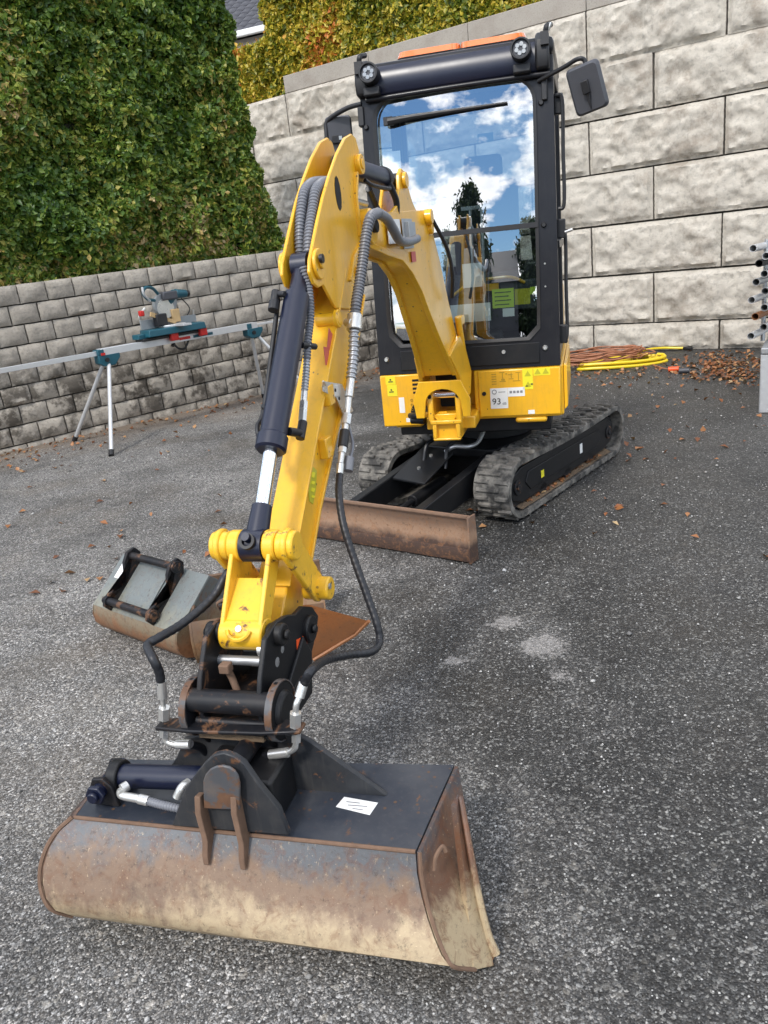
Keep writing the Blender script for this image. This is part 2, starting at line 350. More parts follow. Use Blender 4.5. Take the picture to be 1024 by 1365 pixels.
# earthy strip at the foot of the block wall
P0 = Vector((-4.01, 8.35, 0)); dl = g.math('ADD', g.math('MULTIPLY', g.math('ADD', x, 4.01), .616), g.math('MULTIPLY', g.math('SUBTRACT', y, 8.35), -.788))
soil = g.ramp(g.math('ADD', dl, g.math('MULTIPLY', g.math('SUBTRACT', g.noise(1.6, 5), .5), 1.6)), [(.0, 1), (1.15, 0)])
c = g.mix(g.math('MULTIPLY', soil, .70), c, g.mix(g.noise(30, 5), (.16, .10, .055), (.27, .22, .17)))
c = g.mix(1.0, c, (.90, .89, .87), 'MULTIPLY')
g.set('Base Color', c)
g.set('Roughness', g.mix(wetf, .85, .55)); g.set('Specular IOR Level', .35)
hgt = g.math('ADD', g.math('MULTIPLY', g.math('SUBTRACT', 1, v1.outputs['Distance']), .7), g.math('MULTIPLY', g.math('SUBTRACT', 1, v2.outputs['Distance']), .3))
nb = g.bump(hgt, .9, .006); g.bump(mid, .3, .03, nb); MT['ground'] = g.m
# blocks
def stone(name, a, b, stain, sc=9, stain_amt=.8, zdark=None, fine=40, bmp=.5):
    g = NG(name); oi = g.n('ShaderNodeObjectInfo'); geo = g.n('ShaderNodeNewGeometry'); P = geo.outputs['Position']
    add = g.n('ShaderNodeVectorMath'); add.operation = 'ADD'; g.l(g.co.outputs['Object'], add.inputs[0])
    cmb = g.n('ShaderNodeCombineXYZ'); g.l(g.math('MULTIPLY', oi.outputs['Random'], 37), cmb.inputs[0]); g.l(g.math('MULTIPLY', oi.outputs['Random'], 91), cmb.inputs[1]); g.l(cmb.outputs[0], add.inputs[1]); V = add.outputs[0]
    n = g.noise(sc, 8, .65, vec=V); nf = g.noise(fine, 6, .7, vec=V)
    c = g.mix(n, a, b); c = g.mix(g.math('MULTIPLY', oi.outputs['Random'], .28), c, tuple(q*.62 for q in a))
    c = g.mix(g.ramp(nf, [(.33, .6), (.5, 0)]), c, tuple(q*.45 for q in a))
    big = g.noise(1.1, 6, .7, vec=P); f = g.ramp(g.math('ADD', g.math('MULTIPLY', big, .6), g.math('MULTIPLY', n, .4)), [(.47 if zdark else .50, 0), (.54 if zdark else .62, 1)])
    if zdark:
        z = g.sep(2, P); h = g.ramp(z, [(0, .4), (.16, .9), (.45, 1), (.72, .75), (1, .15)]) if zdark == 'band' else None
        f = g.math('MULTIPLY', f, h)
    c = g.mix(g.math('MULTIPLY', f, stain_amt), c, stain)
    g.set('Base Color', c); g.set('Roughness', .9)
    nb = g.bump(n, bmp, .03); g.bump(nf, bmp, .008, nb); return g.m
MT['block_l'] = stone('split_concrete_block', (.44, .395, .335), (.31, .28, .235), (.055, .045, .034), 9, .92, 'band')
MT['block_r'] = stone('large_rock_face_block', (.60, .555, .48), (.45, .405, .34), (.20, .155, .115), 4.5, .6, None, 20, .8)
MT['cap'] = stone('cast_concrete_cap', (.40, .36, .31), (.34, .31, .27), (.22, .18, .15), 2.5, .5, None, 60, .12)
MT['joint'] = simple('dark_joint', (.05, .045, .038), .95)
MT['soil'] = simple('dark_soil', (.05, .035, .022), .95)
def leafmat(name, stops, tr=.25):
    g = NG(name); at = g.n('ShaderNodeAttribute', attribute_name='rnd')
    c = g.ramp(at.outputs['Fac'], stops); g.set('Base Color', c); g.set('Roughness', .42); g.set('Specular IOR Level', .4)
    tl = g.n('ShaderNodeBsdfTranslucent'); g.l(g.mix(.4, c, (.25, .35, .02)), tl.inputs['Color']); ms = g.n('ShaderNodeMixShader'); ms.inputs[0].default_value = tr
    o = [x for x in g.t.nodes if x.type == 'OUTPUT_MATERIAL'][0]; g.l(g.b.outputs[0], ms.inputs[1]); g.l(tl.outputs[0], ms.inputs[2]); g.l(ms.outputs[0], o.inputs['Surface']); return g.m
MT['leaf_green'] = leafmat('hornbeam_leaf', [(0, (.030, .078, .012)), (.35, (.075, .145, .020)), (.62, (.16, .235, .035)), (.82, (.33, .35, .06)), (.95, (.42, .28, .09)), (1, (.45, .34, .17))])
MT['leaf_yellow'] = leafmat('autumn_hedge_leaf', [(0, (.06, .10, .012)), (.30, (.20, .22, .02)), (.6, (.52, .42, .04)), (.90, (.65, .46, .06)), (1, (.60, .18, .04))])
MT['leaf_dead'] = leafmat('fallen_leaf', [(0, (.12, .045, .02)), (.5, (.26, .095, .035)), (.85, (.34, .16, .065)), (1, (.42, .30, .16))], .05)
MT['leaf_conifer'] = leafmat('conifer_needles', [(0, (.012, .03, .012)), (1, (.035, .06, .02))], .1)
MT['twig'] = simple('twig_dark', (.022, .024, .012), .95)
MT['bark'] = simple('bark', (.06, .04, .028), .9)
# ================================================================== SETTING
mb = MB(); mb.add([(-150, -150, 0), (150, -150, 0), (150, 150, 0), (-150, 150, 0)], [(0, 1, 2, 3)])
gr = link('ground', mb, MT['ground'], fixn=False); gr['kind'] = 'structure'

# ---- the two retaining walls
LP0 = Vector((-4.01, 8.35, 0)); LA = R(38); LD = Vector((math.cos(LA), math.sin(LA), 0)); LN = Vector((-LD.y, LD.x, 0))   # LN points into the slope
RP0 = Vector((2.764, 10.974, 0)); RA = R(-36.15); RD = Vector((math.cos(RA), math.sin(RA), 0)); RN = Vector((-RD.y, RD.x, 0))
def block_mesh(name, w, h, d, nx, nz, amp, seed, mat, margin=0.0, sc=4.0):
    rn = random.Random(seed); off = Vector((rn.random()*50, rn.random()*50, rn.random()*50)); vs = []; fs = []
    for j in range(nz+1):
        for i in range(nx+1):
            x = w*i/nx; z = h*j/nz; e = min(x, w-x, z, h-z)
            m = 1 if margin == 0 else min(1, max(0, (e-margin)/(margin*1.1)))
            q = Vector((x*sc, 0, z*sc))+off
            b = noise.fractal(q, .9, 2.1, 5); b2 = 1-2*abs(noise.noise(q*1.3+Vector((b*.6, 9, 9))))
            yy = -amp*(max(-.15, .40+b*.65+b2*.40))*m
            if e < 1e-6: yy = 0.012 if margin == 0 else 0.008
            jx = (rn.random()-.5)*w/nx*.25 if 0 < i < nx else (rn.random()-.5)*.006; jz = (rn.random()-.5)*h/nz*.25 if 0 < j < nz else (rn.random()-.5)*.005
            vs.append((x+jx, yy, z+jz))
    for j in range(nz):
        for i in range(nx):
            a = j*(nx+1)+i; fs.append((a, a+1, a+nx+2, a+nx+1))
    n = len(vs); vs += [(0, d, 0), (w, d, 0), (w, d, h), (0, d, h)]
    bl, br, tl, tr = 0, nx, nz*(nx+1), (nz+1)*(nx+1)-1
    fs += [tuple(range(br, -1, -1))+(n, n+1), tuple(range(tl, tr+1))+(n+2, n+3), (n, n+1, n+2, n+3),
           tuple(j*(nx+1) for j in range(nz+1))+(n+3, n), tuple(j*(nx+1)+nx for j in range(nz, -1, -1))+(n+1, n+2)]
    me = bpy.data.meshes.new(name); me.from_pydata(vs, [], fs)
    bm = bmesh.new(); bm.from_mesh(me); bmesh.ops.recalc_face_normals(bm, faces=bm.faces); bm.to_mesh(me); bm.free()
    me.shade_smooth(); me.set_sharp_from_angle(angle=R(50)); me.materials.append(mat); return me
lw = empty('block_wall', LP0, 'low grey wall of small split concrete blocks under the green hedge', 'wall', rz=LA)
small = [block_mesh('block', .284, .191, .24, 6, 5, .020, k, MT['block_l'], 0, 9) for k in range(10)]
rise = 0.02
for cix in range(9):
    z = 1.485-.205*cix; shift = (cix % 2)*.147+random.uniform(-.02, .02)
    for k in range(-2, 22):
        x = k*.295+shift; 
        o = bpy.data.objects.new('block', random.choice(small)); C.objects.link(o); o.parent = lw
        o.location = (x, random.uniform(-.004, .006)+.008*(8-cix)*0, z+x*rise); o.rotation_euler = (0, -math.atan(rise), random.uniform(-.01, .01))
mb = MB(Matrix.Translation(LP0) @ Matrix.Rotation(LA, 4, 'Z')); mb.box((-.8, .05, -.2), (6.35, .22, 1.64)); link('wall_core', mb, MT['joint'], lw)
for o in list(lw.children):
    if o.name.startswith('wall_core'):
        o.data.transform(Matrix.Rotation(-LA, 4, 'Z'))

rw = empty('large_block_wall', RP0, 'tall pale retaining wall of large rock faced blocks behind the excavator', 'wall', rz=RA)
full = [block_mesh('rock_block', 1.578, .600, .5, 60, 23, .062, 50+k, MT['block_r'], .026, 4.6) for k in range(7)]
base = [block_mesh('rock_block', 1.578, .342, .5, 60, 13, .055, 80+k, MT['block_r'], .026, 4.6) for k in range(3)]
zs = [0.0, .36, .985, 1.61, 2.23, 2.85, 3.445]
for cix, z in enumerate(zs):
    for k in range(-5, 4):
        x = 0.4+1.6*k+(.8 if cix % 2 else 0)
        if x+1.6 < -6.2: continue
        o = bpy.data.objects.new('rock_block', random.choice(full if cix else base)); C.objects.link(o); o.parent = rw
        o.location = (x+.006, random.uniform(-.006, .01)+.012*cix*0, z+.006); o.rotation_euler = (0, 0, 0)
TR = Matrix.Translation(RP0) @ Matrix.Rotation(RA, 4, 'Z')
def rlink(name, mb, m):                      # children of the rotated wall: vertices in wall coordinates
    o = link(name, mb, m, rw, bevel=.008 if name == 'cap' else 0); o.data.transform(Matrix.Translation(RP0)); return o
mb = MB(); mb.box((-7.2, .05, -.2), (6.8, .45, 4.04)); rlink('wall_core', mb, MT['joint'])
for k in range(-3, 4):
    mb = MB(); a = .4+1.6*k; b = a+1.594
    mb.box((a, .02, 4.06), (b, .34, 4.30)); rlink('cap', mb, MT['cap'])

# ---- terraces
mb = MB(TR); mb.box((-9, .5, -.1), (8, 60, 4.16)); t = link('upper_terrace', mb, MT['soil']); t['kind'] = 'structure'
TL = Matrix.Translation(LP0) @ Matrix.Rotation(LA, 4, 'Z')
mb = MB(TL); mb.box((-14, .23, -.1), (6.3, 14, 1.58)); t = link('lower_terrace', mb, MT['soil']); t['kind'] = 'structure'

# ---- leaves
def leaves(name, P, Nrm, size, mat, parent=None, rnd=None, spread=.7, kind='stuff', aspect=.62, droop=.3):
    n = len(P); nv = rng.normal(size=(n, 3))*spread + Nrm; nv /= np.linalg.norm(nv, axis=1)[:, None]
    t = rng.normal(size=(n, 3)); t[:, 2] -= droop; t -= nv*(t*nv).sum(1)[:, None]; t /= np.linalg.norm(t, axis=1)[:, None]; b = np.cross(nv, t)
    s = (size*rng.uniform(.6, 1.25, n))[:, None]; fold = nv*s*.16
    V = np.stack([P-t*s*.5, P-b*s*aspect*.5+fold, P+t*s*.55-fold*.5, P+b*s*aspect*.5+fold], 1).reshape(-1, 3)
    if rnd is None: rnd = rng.random(n)
    me = bpy.data.meshes.new(name); base = np.array(base_of(parent)) if parent else np.zeros(3)
    i0 = np.arange(n)*4; T = np.stack([i0, i0+1, i0+2, i0, i0+2, i0+3], 1).reshape(-1)
    me.vertices.add(n*4); me.vertices.foreach_set('co', (V-base).astype(np.float32).ravel())
    me.loops.add(n*6); me.loops.foreach_set('vertex_index', T.astype(np.int32))
    me.polygons.add(n*2); me.polygons.foreach_set('loop_start', (np.arange(n*2)*3).astype(np.int32)); me.polygons.foreach_set('loop_total', np.full(n*2, 3, np.int32))
    me.update(); a = me.attributes.new('rnd', 'FLOAT', 'FACE'); a.data.foreach_set('value', np.repeat(rnd, 2).astype(np.float32))
    me.materials.append(mat); o = bpy.data.objects.new(name, me); C.objects.link(o)
    if parent: o.parent = parent
    if kind: o['kind'] = kind
    return o
def fnoise(a, b, sc, seed):
    return np.array([noise.fractal(Vector((x*sc+seed, y*sc, seed*.3)), 1.0, 2.0, 3) for x, y in zip(a, b)])
def hedge(name, M, x0, x1, y0, y1, z0, z1, n, size, mat, twig, label, cat, depthf, bump=.10, stops=None, endlean=0.0, topwave=.12):
    root = empty(name, M @ Vector(((x0+x1)/2, (y0+y1)/2, z0)), label, cat); A = np.array(M.to_3x3()); O = np.array(M.translation)
    fr = int(n*.72); a = rng.uniform(x0, x1, fr); h = z0+(z1-z0)*rng.random(fr)
    bn = fnoise(a, h, 1.5, 3.1)*bump + fnoise(a, h, 5.5, 8.2)*bump*.6; dep = rng.exponential(depthf, fr)
    lean = endlean*(z1-h); keep = a < x1-.02+lean
    ok1 = a < x1+lean*0+.02+fnoise(h, h*0+4.4, 2.2, 6.6)*.16*(a > x1-.4); a, h, bn, dep = a[ok1], h[ok1], bn[ok1], dep[ok1]; fr = len(a)
    P1 = np.stack([a, y0-bn+dep, h], 1); N1 = np.tile([0, -1, .35], (fr, 1))
    ne = int(n*.14); y = rng.uniform(y0, y1, ne); h2 = z0+(z1-z0)*rng.random(ne); b2 = fnoise(y, h2, 1.5, 5.1)*bump
    P2 = np.stack([x1+endlean*(z1-h2)+b2+fnoise(h2, h2*0+4.4, 2.2, 6.6)*.16-rng.exponential(depthf, ne), y, h2], 1); N2 = np.tile([1, 0, .35], (ne, 1))
    nt_ = int(n*.14); a3 = rng.uniform(x0, x1, nt_); y3 = rng.uniform(y0, y1, nt_)
    P3 = np.stack([a3, y3, z1+fnoise(a3, y3, 1.2, 2.2)*topwave+rng.exponential(.03, nt_)-.02], 1); N3 = np.tile([0, 0, 1.], (nt_, 1))
    P = np.concatenate([P1, P2, P3]); N = np.concatenate([N1, N2, N3]); 
    if endlean:                              # fill the wedge at the leaning end
        m = int(n*.10); a4 = x1+rng.random(m)*endlean*(z1-z0); h4 = z0+(z1-z0)*rng.random(m); ok = a4 < x1+endlean*(z1-h4)+fnoise(h4, h4*0+4.4, 2.2, 6.6)*.16; a4 = a4[ok]; h4 = h4[ok]
        b4 = fnoise(a4, h4, 1.5, 3.1)*bump; P4 = np.stack([a4, y0-b4+rng.exponential(depthf, len(a4)), h4], 1); P = np.concatenate([P, P4]); N = np.concatenate([N, np.tile([0, -1, .35], (len(a4), 1))])
    rnd = np.clip(rng.random(len(P))*.80+.06+fnoise(P[:, 0], P[:, 2], .9, 1.7)*.34+.30*np.clip(1-(P[:, 2]-z0)/1.0, 0, 1)*rng.random(len(P)), 0, 1)
    leaves('foliage', P@A.T+O, N@A.T, size, mat, root, rnd, spread=.9)
    g_ = .24; mb = MB(M); xe = x1-g_
    vs = [(x0, y0+g_, z0), (xe+endlean*(z1-z0), y0+g_, z0), (xe+endlean*(z1-z0), y1-g_, z0), (x0, y1-g_, z0), (x0, y0+g_, z1-g_), (xe, y0+g_, z1-g_), (xe, y1-g_, z1-g_), (x0, y1-g_, z1-g_)]
    mb.add(vs, [(0,3,2,1),(4,5,6,7),(0,1,5,4),(1,2,6,5),(2,3,7,6),(3,0,4,7)]); link('twig_core', mb, twig, root)
    for k in range(14):
        mb = MB(M); xx = x0+.3+(x1-x0-.6)*k/13+random.uniform(-.1, .1); yy = (y0+y1)/2+random.uniform(-.1, .1)
        mb.tube([(xx, yy, z0-.05), (xx+.05, yy, z0+.3), (xx, yy+.03, z0+.6)], .022, 7); link('stem', mb, MT['bark'], root)
    return root
hedge('tall_hedge', TL, -2.2, 3.68, .28, 1.7, 1.63, 5.3, 125000, .080, MT['leaf_green'], MT['twig'],
      'tall dense clipped green hedge standing on top of the low block wall', 'hedge', .065, .20, endlean=.13)
hedge('autumn_hedge', TR, -5.3, -.55, .75, 1.9, 4.12, 6.6, 42000, .105, MT['leaf_yellow'], MT['twig'],
      'yellowing autumn hedge growing behind the cap of the tall retaining wall', 'hedge', .05, .12, topwave=.1)

hedge('low_autumn_shrub', TR, -7.6, -5.25, .75, 1.9, 4.12, 5.05, 15000, .105, MT['leaf_yellow'], MT['twig'],
      'lower yellow shrub at the left end of the autumn hedge, beside the tall green hedge', 'shrub', .05, .12, topwave=.12)

# ---- house roof seen between the hedges
HP = pp(322, 42, Vector((-7, 24, 5)), Vector((.3, -1, 0)).normalized())
hs = empty('tiled_house', Vector((HP.x, HP.y, 4.1)), 'house roof with dark tiles and white gutter, seen in the gap between the hedges', 'house')
hM = Matrix.Translation(Vector((HP.x, HP.y, HP.z))) @ Matrix.Rotation(R(-22), 4, 'Z')
sl_ = .62
mb = MB(hM); mb.box((-4.0, .5, -3.5), (4.6, 7, -.05)); link('wall', mb, MT['gutter'], hs)
mb = MB(hM); mb.add([(-4.5, 0, 0), (5, 0, 0), (5, 4, 4*sl_), (-4.5, 4, 4*sl_), (5, 8, 0), (-4.5, 8, 0)], [(0, 1, 2, 3), (3, 2, 4, 5), (0, 3, 5), (1, 4, 2), (0, 5, 4, 1)]); rf = link('roof', mb, MT['tile'], hs)
mb = MB(hM); mb.box((-4.5, -.12, -.14), (5, -.002, .02)); link('gutter', mb, MT['gutter'], hs, bevel=.02)
tm = None
for j in range(9):
    for i in range(30):
        if tm is None:
            b_ = MB(); b_.loft([[(.155-.155*math.cos(math.pi*k/6)*1.0, -.0+0, .05*math.sin(math.pi*k/6)) if False else (.31*k/6, 0, .045*math.sin(math.pi*k/6)+.015) for k in range(7)], [(.31*k/6, .40, .045*math.sin(math.pi*k/6)+.005) for k in range(7)]])
            b_.add([(0, 0, -.02), (.31, 0, -.02), (.31, 0, .02), (0, 0, .02)], [(0, 1, 2, 3)])
            tm = bpy.data.meshes.new('roof_tile'); tm.from_pydata([tuple(v) for v in b_.v], [], b_.f); tm.materials.append(MT['tile'])
        o = bpy.data.objects.new('roof_tile', tm); C.objects.link(o); o.parent = rf
        o.matrix_local = Matrix.Translation(-hs.location) @ hM @ Matrix.Rotation(math.atan(sl_), 4, 'X') @ Matrix.Translation((-4.4+.315*i, -.06+.36*j, .01))

# ---- trees and a house across the yard, behind the camera: seen only as the reflection in the windscreen
def conifer(x, y, h, r, n, label, name='pine_tree', z0=0):
    root = empty(name, (x, y, z0), label, 'tree')
    mb = MB(); mb.tube([(x, y, z0), (x+.1, y, z0+h*.5), (x, y, z0+h*.97)], lambda t: .22*(1-t)+.02, 8); link('trunk', mb, MT['bark'], root)
    Ps = []; Ns = []; mb = MB()
    for k in range(46):
        z = z0+h*(.22+.76*k/46); L_ = r*(1-.86*k/46)*random.uniform(.6, 1.1); a = random.random()*6.28; dz = L_*random.uniform(-.15, .12)
        tip = Vector((x+math.cos(a)*L_, y+math.sin(a)*L_, z+dz)); mb.tube([(x, y, z), tip], .02, 5)
        m = int(n/46*(L_/r+.2)*1.4); t = rng.random(m)**.7
        Pb = np.array([x, y, z])+(np.array(tip)-np.array([x, y, z]))*t[:, None]+rng.normal(size=(m, 3))*np.array([.22, .22, .10])*(r/2.2)
        Ps.append(Pb); Ns.append(np.tile([0, 0, 1.], (m, 1)))
    link('branches', mb, MT['bark'], root)
    leaves('crown', np.concatenate(Ps), np.concatenate(Ns), .28*(r/2.2), MT['leaf_conifer'], root, droop=0, aspect=.3)
    return root
conifer(-9.6, -17.6, 7.7, 3.2, 16000, 'dark pine across the yard, mirrored in the excavator windscreen')
conifer(-11.6, -17.0, 6.4, 1.8, 7000, 'lower spruce across the yard, mirrored beside the pine in the windscreen', 'spruce_tree')
conifer(-5.2, -20.5, 6.6, 3.0, 9000, 'broad dark tree across the yard, mirrored at the right of the windscreen', 'spruce_tree')
bs = empty('grey_shed', (-7.6, -19.5, 0), 'grey gabled shed across the yard, mirrored low in the windscreen', 'shed')
mb = MB(Matrix.Translation((-7.6, -19.5, 0)) @ Matrix.Rotation(R(-20), 4, 'Z'))
mb.box((-1.6, -2, 0), (1.4, 2, 4.3)); link('wall', mb, MT['tile'], bs)
mb = MB(Matrix.Translation((-7.6, -19.5, 0)) @ Matrix.Rotation(R(-20), 4, 'Z')); mb.prism([(-2.3, 4.15), (2.3, 4.15), (0, 5.5)], lambda a, b: (-1.8, a, b), lambda a, b: (1.6, a, b)); link('roof', mb, MT['tile'], bs)

# ================================================================== EXCAVATOR
EX = empty('mini_excavator', (.80, 5.0, 0), 'yellow and black tracked mini excavator with cab, arm reaching down to a tilting bucket', 'excavator')
# ---- undercarriage frame: x = across (to the image right), y = back, origin at the outer front contact of the right-hand track
UP = R(39.0); UM = Matrix.Translation((.829, 4.41, 0)) @ Matrix.Rotation(-UP, 4, 'Z')
TW, TL_, TR_ = .235, 1.42, .196              # belt width, axle distance, radius
def belt_path(r, n=18, y0=0.0, y1=TL_, zc=.197, sag=.014):
    P = []
    for i in range(n+1):
        a = math.pi*1.5-math.pi*i/n; P.append((y0+r*math.cos(a), zc+r*math.sin(a)))
    m = 26
    for i in range(1, m):
        t = i/m; P.append((y0+(y1-y0)*t, zc+r-sag*math.sin(math.pi*t)*1.3))
    for i in range(n+1):
        a = math.pi*.5-math.pi*i/n; P.append((y1+r*math.cos(a), zc+r*math.sin(a)))
    for i in range(1, m): t = i/m; P.append((y1+(y0-y1)*t, zc-r))
    return P
def track(x0, lab):
    MX = UM @ Matrix.Translation((x0, 0, 0)); o = belt_path(TR_-.018); i_ = belt_path(TR_-.052)
    mb = MB(MX); n = len(o); rings = []
    for (a, b), (c, d) in zip(o, i_): rings.append([(-TW, a, b), (0, a, b), (0, c, d), (-TW, c, d)])
    rings.append(rings[0]); mb.loft(rings, closed=True)
    # moulded lugs round the belt, two staggered rows
    P = resample([Vector((0, a, b)) for a, b in o+[o[0]]], .0475); Lg = MB(MX)
    for k in range(len(P)-1):
        p, q = P[k], P[k+1]; t = (q-p).normalized(); nrm = Vector((0, -t.z, t.y)); c0 = Vector((0, TL_/2, .197))
        if nrm.dot(p-c0) < 0 and abs(p.y-TL_/2) < TL_/2: nrm = -nrm if nrm.z*(p.z-.197) < 0 else nrm
        if nrm.dot(p-Vector((0, min(max(p.y, 0), TL_), .197))) < 0: nrm = -nrm
        for (xa, xb, sh) in (((-TW+.004, -.135, 0), (-.095, -.004, 0)) if k % 2 else ((-TW+.02, -.06, .004), (-.15, -.145, 0))):
            if xb-xa < .02: continue
            h = .017; w_ = .030; ce = p.lerp(q, .5)
            vs = []
            for (u_, hh, sc) in ((xa, 0, 1), (xb, 0, 1), (xa+.006, h, .62), (xb-.006, h, .62)):
                for s_ in (-1, 1): vs.append(ce+Vector((u_, 0, 0))+t*s_*w_/2*sc+nrm*(hh-.001))
            Lg.add(vs, [(0, 1, 3, 2), (4, 6, 7, 5), (0, 4, 5, 1), (2, 3, 7, 6), (0, 2, 6, 4), (1, 5, 7, 3)])
    mb.v += Lg.v; nn = len(mb.v)-len(Lg.v); mb.f += [tuple(i+nn for i in f) for f in Lg.f]
    tr = link('rubber_track', mb, MT['track'], EX, bevel=.002)
    # frame, wheels
    mb = MB(MX); mb.prism([(.06, .085), (-.06, .13), (-.09, .20), (-.05, .27), (.06, .305), (1.36, .305), (1.46, .25), (1.44, .13), (1.30, .09)], lambda a, b: (-TW+.035, a, b), lambda a, b: (-.040, a, b)); fr = link('track_frame', mb, MT['black'], EX, bevel=.006)
    mb = MB(MX); mb.prism([(.10, .306), (.16, .325), (1.15, .325), (1.32, .306)], lambda a, b: (-TW+.05, a, b), lambda a, b: (-.05, a, b)); link('mud', mb, MT['mud'], fr)
    mb = MB(MX); mb.cyl((-TW+.05, 0, .197), (-.055, 0, .197), .14, n=32); link('idler_wheel', mb, MT['black_rusty'], EX, bevel=.004)
    mb = MB(MX); mb.cyl((-TW+.06, TL_, .197), (-.06, TL_, .197), .10, n=24)
    for k in range(9):
        a = 2*math.pi*k/9; c_ = Vector((0, TL_+.135*math.cos(a), .197+.135*math.sin(a))); mb.cyl(c_+Vector((-TW+.08, 0, 0)), c_+Vector((-.08, 0, 0)), .016, n=8)
    link('drive_sprocket', mb, MT['black_rusty'], EX, bevel=.003)
    for k in range(3):
        mb = MB(MX); yy = .34+.36*k; mb.cyl((-TW+.04, yy, .082), (-.04, yy, .082), .052, n=20); link('track_roller', mb, MT['black_rusty'], EX, bevel=.003)
    return tr, fr, MX
def frame_trim(MX, fr):                     # recessed panel, bolts and caked soil on the outer side of a track frame
    mb = MB(MX); mb.prism([(.10, .20), (.14, .26), (1.20, .26), (1.24, .18), (1.16, .14), (.16, .14)], lambda a, b: (-.042, a, b), lambda a, b: (-.034, a, b)); link('side_rib', mb, MT['black'], fr, bevel=.004)
    for yy in (-.0, 1.38):
        mb = MB(MX); mb.cyl((-.045, yy, .197), (-.030, yy, .197), .045, n=24); mb.cyl((-.030, yy, .197), (-.022, yy, .197), .02, n=12); link('hub_cap', mb, MT['black_rusty'], fr, bevel=.003)
    rr = random.Random(5); mb = MB(MX); top = []; bot = []
    for k in range(30):
        y = .0+1.36*k/29; top.append((-.085, y, .073+.022*rr.random())); bot.append((-.012, y, .060+.006*rr.random()))
    mb.loft([top, bot]); link('caked_soil', mb, MT['mud'], fr, fixn=False)
t1, f1, MX1 = track(0, 'r'); t2, f2, MX2 = track(-.87, 'l')
frame_trim(MX1, f1)
mb = MB(MX1); mb.box((-.034, .30, .17), (-.0325, .34, .215)); link('decal', mb, MT['decal_yellow'], f1)
mb = MB(MX1); mb.box((-.034, .88, .17), (-.0325, .92, .235)); link('decal', mb, MT['white'], f1)
# cross frame, slew ring, blade arms, blade
mb = MB(UM); mb.box((-.86, .34, .12), (-.23, .95, .30)); mb.prism([(-.80, .2), (-.30, .2), (-.25, .5), (-.25, 1.05), (-.85, 1.05), (-.85, .5)], lambda a, b: (a, b, .30), lambda a, b: (a, b, .36)); link('cross_frame', mb, MT['black'], EX, bevel=.01)
mb = MB(UM); mb.cyl((-.55, .66, .36), (-.55, .66, .52), .25, n=48); mb.cyl((-.55, .66, .50), (-.55, .66, .585), .21, n=40); link('slew_ring', mb, MT['black'], EX, bevel=.006)
BY = -.71                                   # blade distance ahead of the track front
for sx in (-1, 1):
    xa = -.55+sx*.235
    mb = MB(UM); mb.prism([(.40, .20), (.40, .345), (.15, .34), (BY+.05, .235), (BY+.05, .10)], lambda a, b: (xa-.030, a, b), lambda a, b: (xa+.030, a, b)); link('blade_arm', mb, MT['black'], EX, bevel=.006)
cq4 = [gp(523, 637, .275), gp(566, 644, .275), gp(604, 603, .395), gp(566, 593, .405)]
dn = Vector((0, 0, -.014)); skq = Vector((0, 0, -.05))
mb = MB(); mb.add([p for p in cq4]+[p+dn for p in cq4], [(0, 1, 2, 3), (7, 6, 5, 4), (0, 4, 5, 1), (1, 5, 6, 2), (2, 6, 7, 3), (3, 7, 4, 0)]); cov = link('ram_cover', mb, MT['black'], EX, bevel=.003)
for t in (.35, .75):
    c_ = (cq4[0].lerp(cq4[3], t)+cq4[1].lerp(cq4[2], t))/2; mb = MB(); mb.cyl(c_, c_+Vector((0, -.002, .012)), .012, n=6); link('bolt', mb, MT['zinc'], cov)
mb = MB(UM); mb.cyl((-.55, -.02, .20), (-.55, -.36, .175), .036, n=20); mb.cyl((-.55, -.36, .175), (-.55, BY+.10, .155), .018, n=14); mb.cyl((-.60, BY+.11, .158), (-.50, BY+.11, .158), .03); link('blade_ram', mb, MT['black'], EX, bevel=.003)
for s_ in (-1, 1):
    mb = MB(UM); mb.prism([(BY+.02, .10), (BY+.02, .22), (BY+.09, .215), (BY+.15, .17), (BY+.13, .12)], lambda a, b: (-.55+s_*.055-.008, a, b), lambda a, b: (-.55+s_*.055+.008, a, b)); link('lug', mb, MT['black'], EX, bevel=.003)
mb = MB(UM); BX0, BX1 = -1.06, .055
prof = [(.02, .015), (.0, .05), (.012, .12), (.018, .19), (-.004, .245), (-.012, .262), (.022, .266), (.046, .20), (.044, .10), (.046, .02)]
mb.prism([(BY+a, b) for a, b in prof], lambda a, b: (BX0, a, b), lambda a, b: (BX1, a, b)); bl = link('dozer_blade', mb, MT['blade'], EX, bevel=.004)
mb = MB(UM); mb.prism([(BY-.006, .012), (BY-.012, .05), (BY-.004, .085), (BY+.006, .085), (BY+.0, .05), (BY+.012, .012)], lambda a, b: (BX0-.003, a, b), lambda a, b: (BX1+.003, a, b)); link('cutting_edge', mb, MT['blade'], bl)
mb = MB(UM); mb.tube([(BX0, BY-.010, .262), ((BX0+BX1)/2, BY-.012, .263), (BX1, BY-.010, .262)], .009, 8); link('top_rail', mb, MT['rustedge'], bl)
for xx, sg in ((BX0, -1), (BX1, 1)):
    mb = MB(UM); mb.prism([(BY-.022, .01), (BY-.016, .265), (BY+.055, .265), (BY+.06, .01)], lambda a, b: (xx, a, b), lambda a, b: (xx+sg*.011, a, b)); link('end_plate', mb, MT['blade'], bl, bevel=.002)
mb = MB(UM); mb.tube([(-.33, .18, .52), (-.34, .10, .44), (-.36, .02, .425), (-.44, -.02, .43), (-.50, -.04, .40)], .013, 10); link('grey_pipe', mb, MT['galv'], EX)
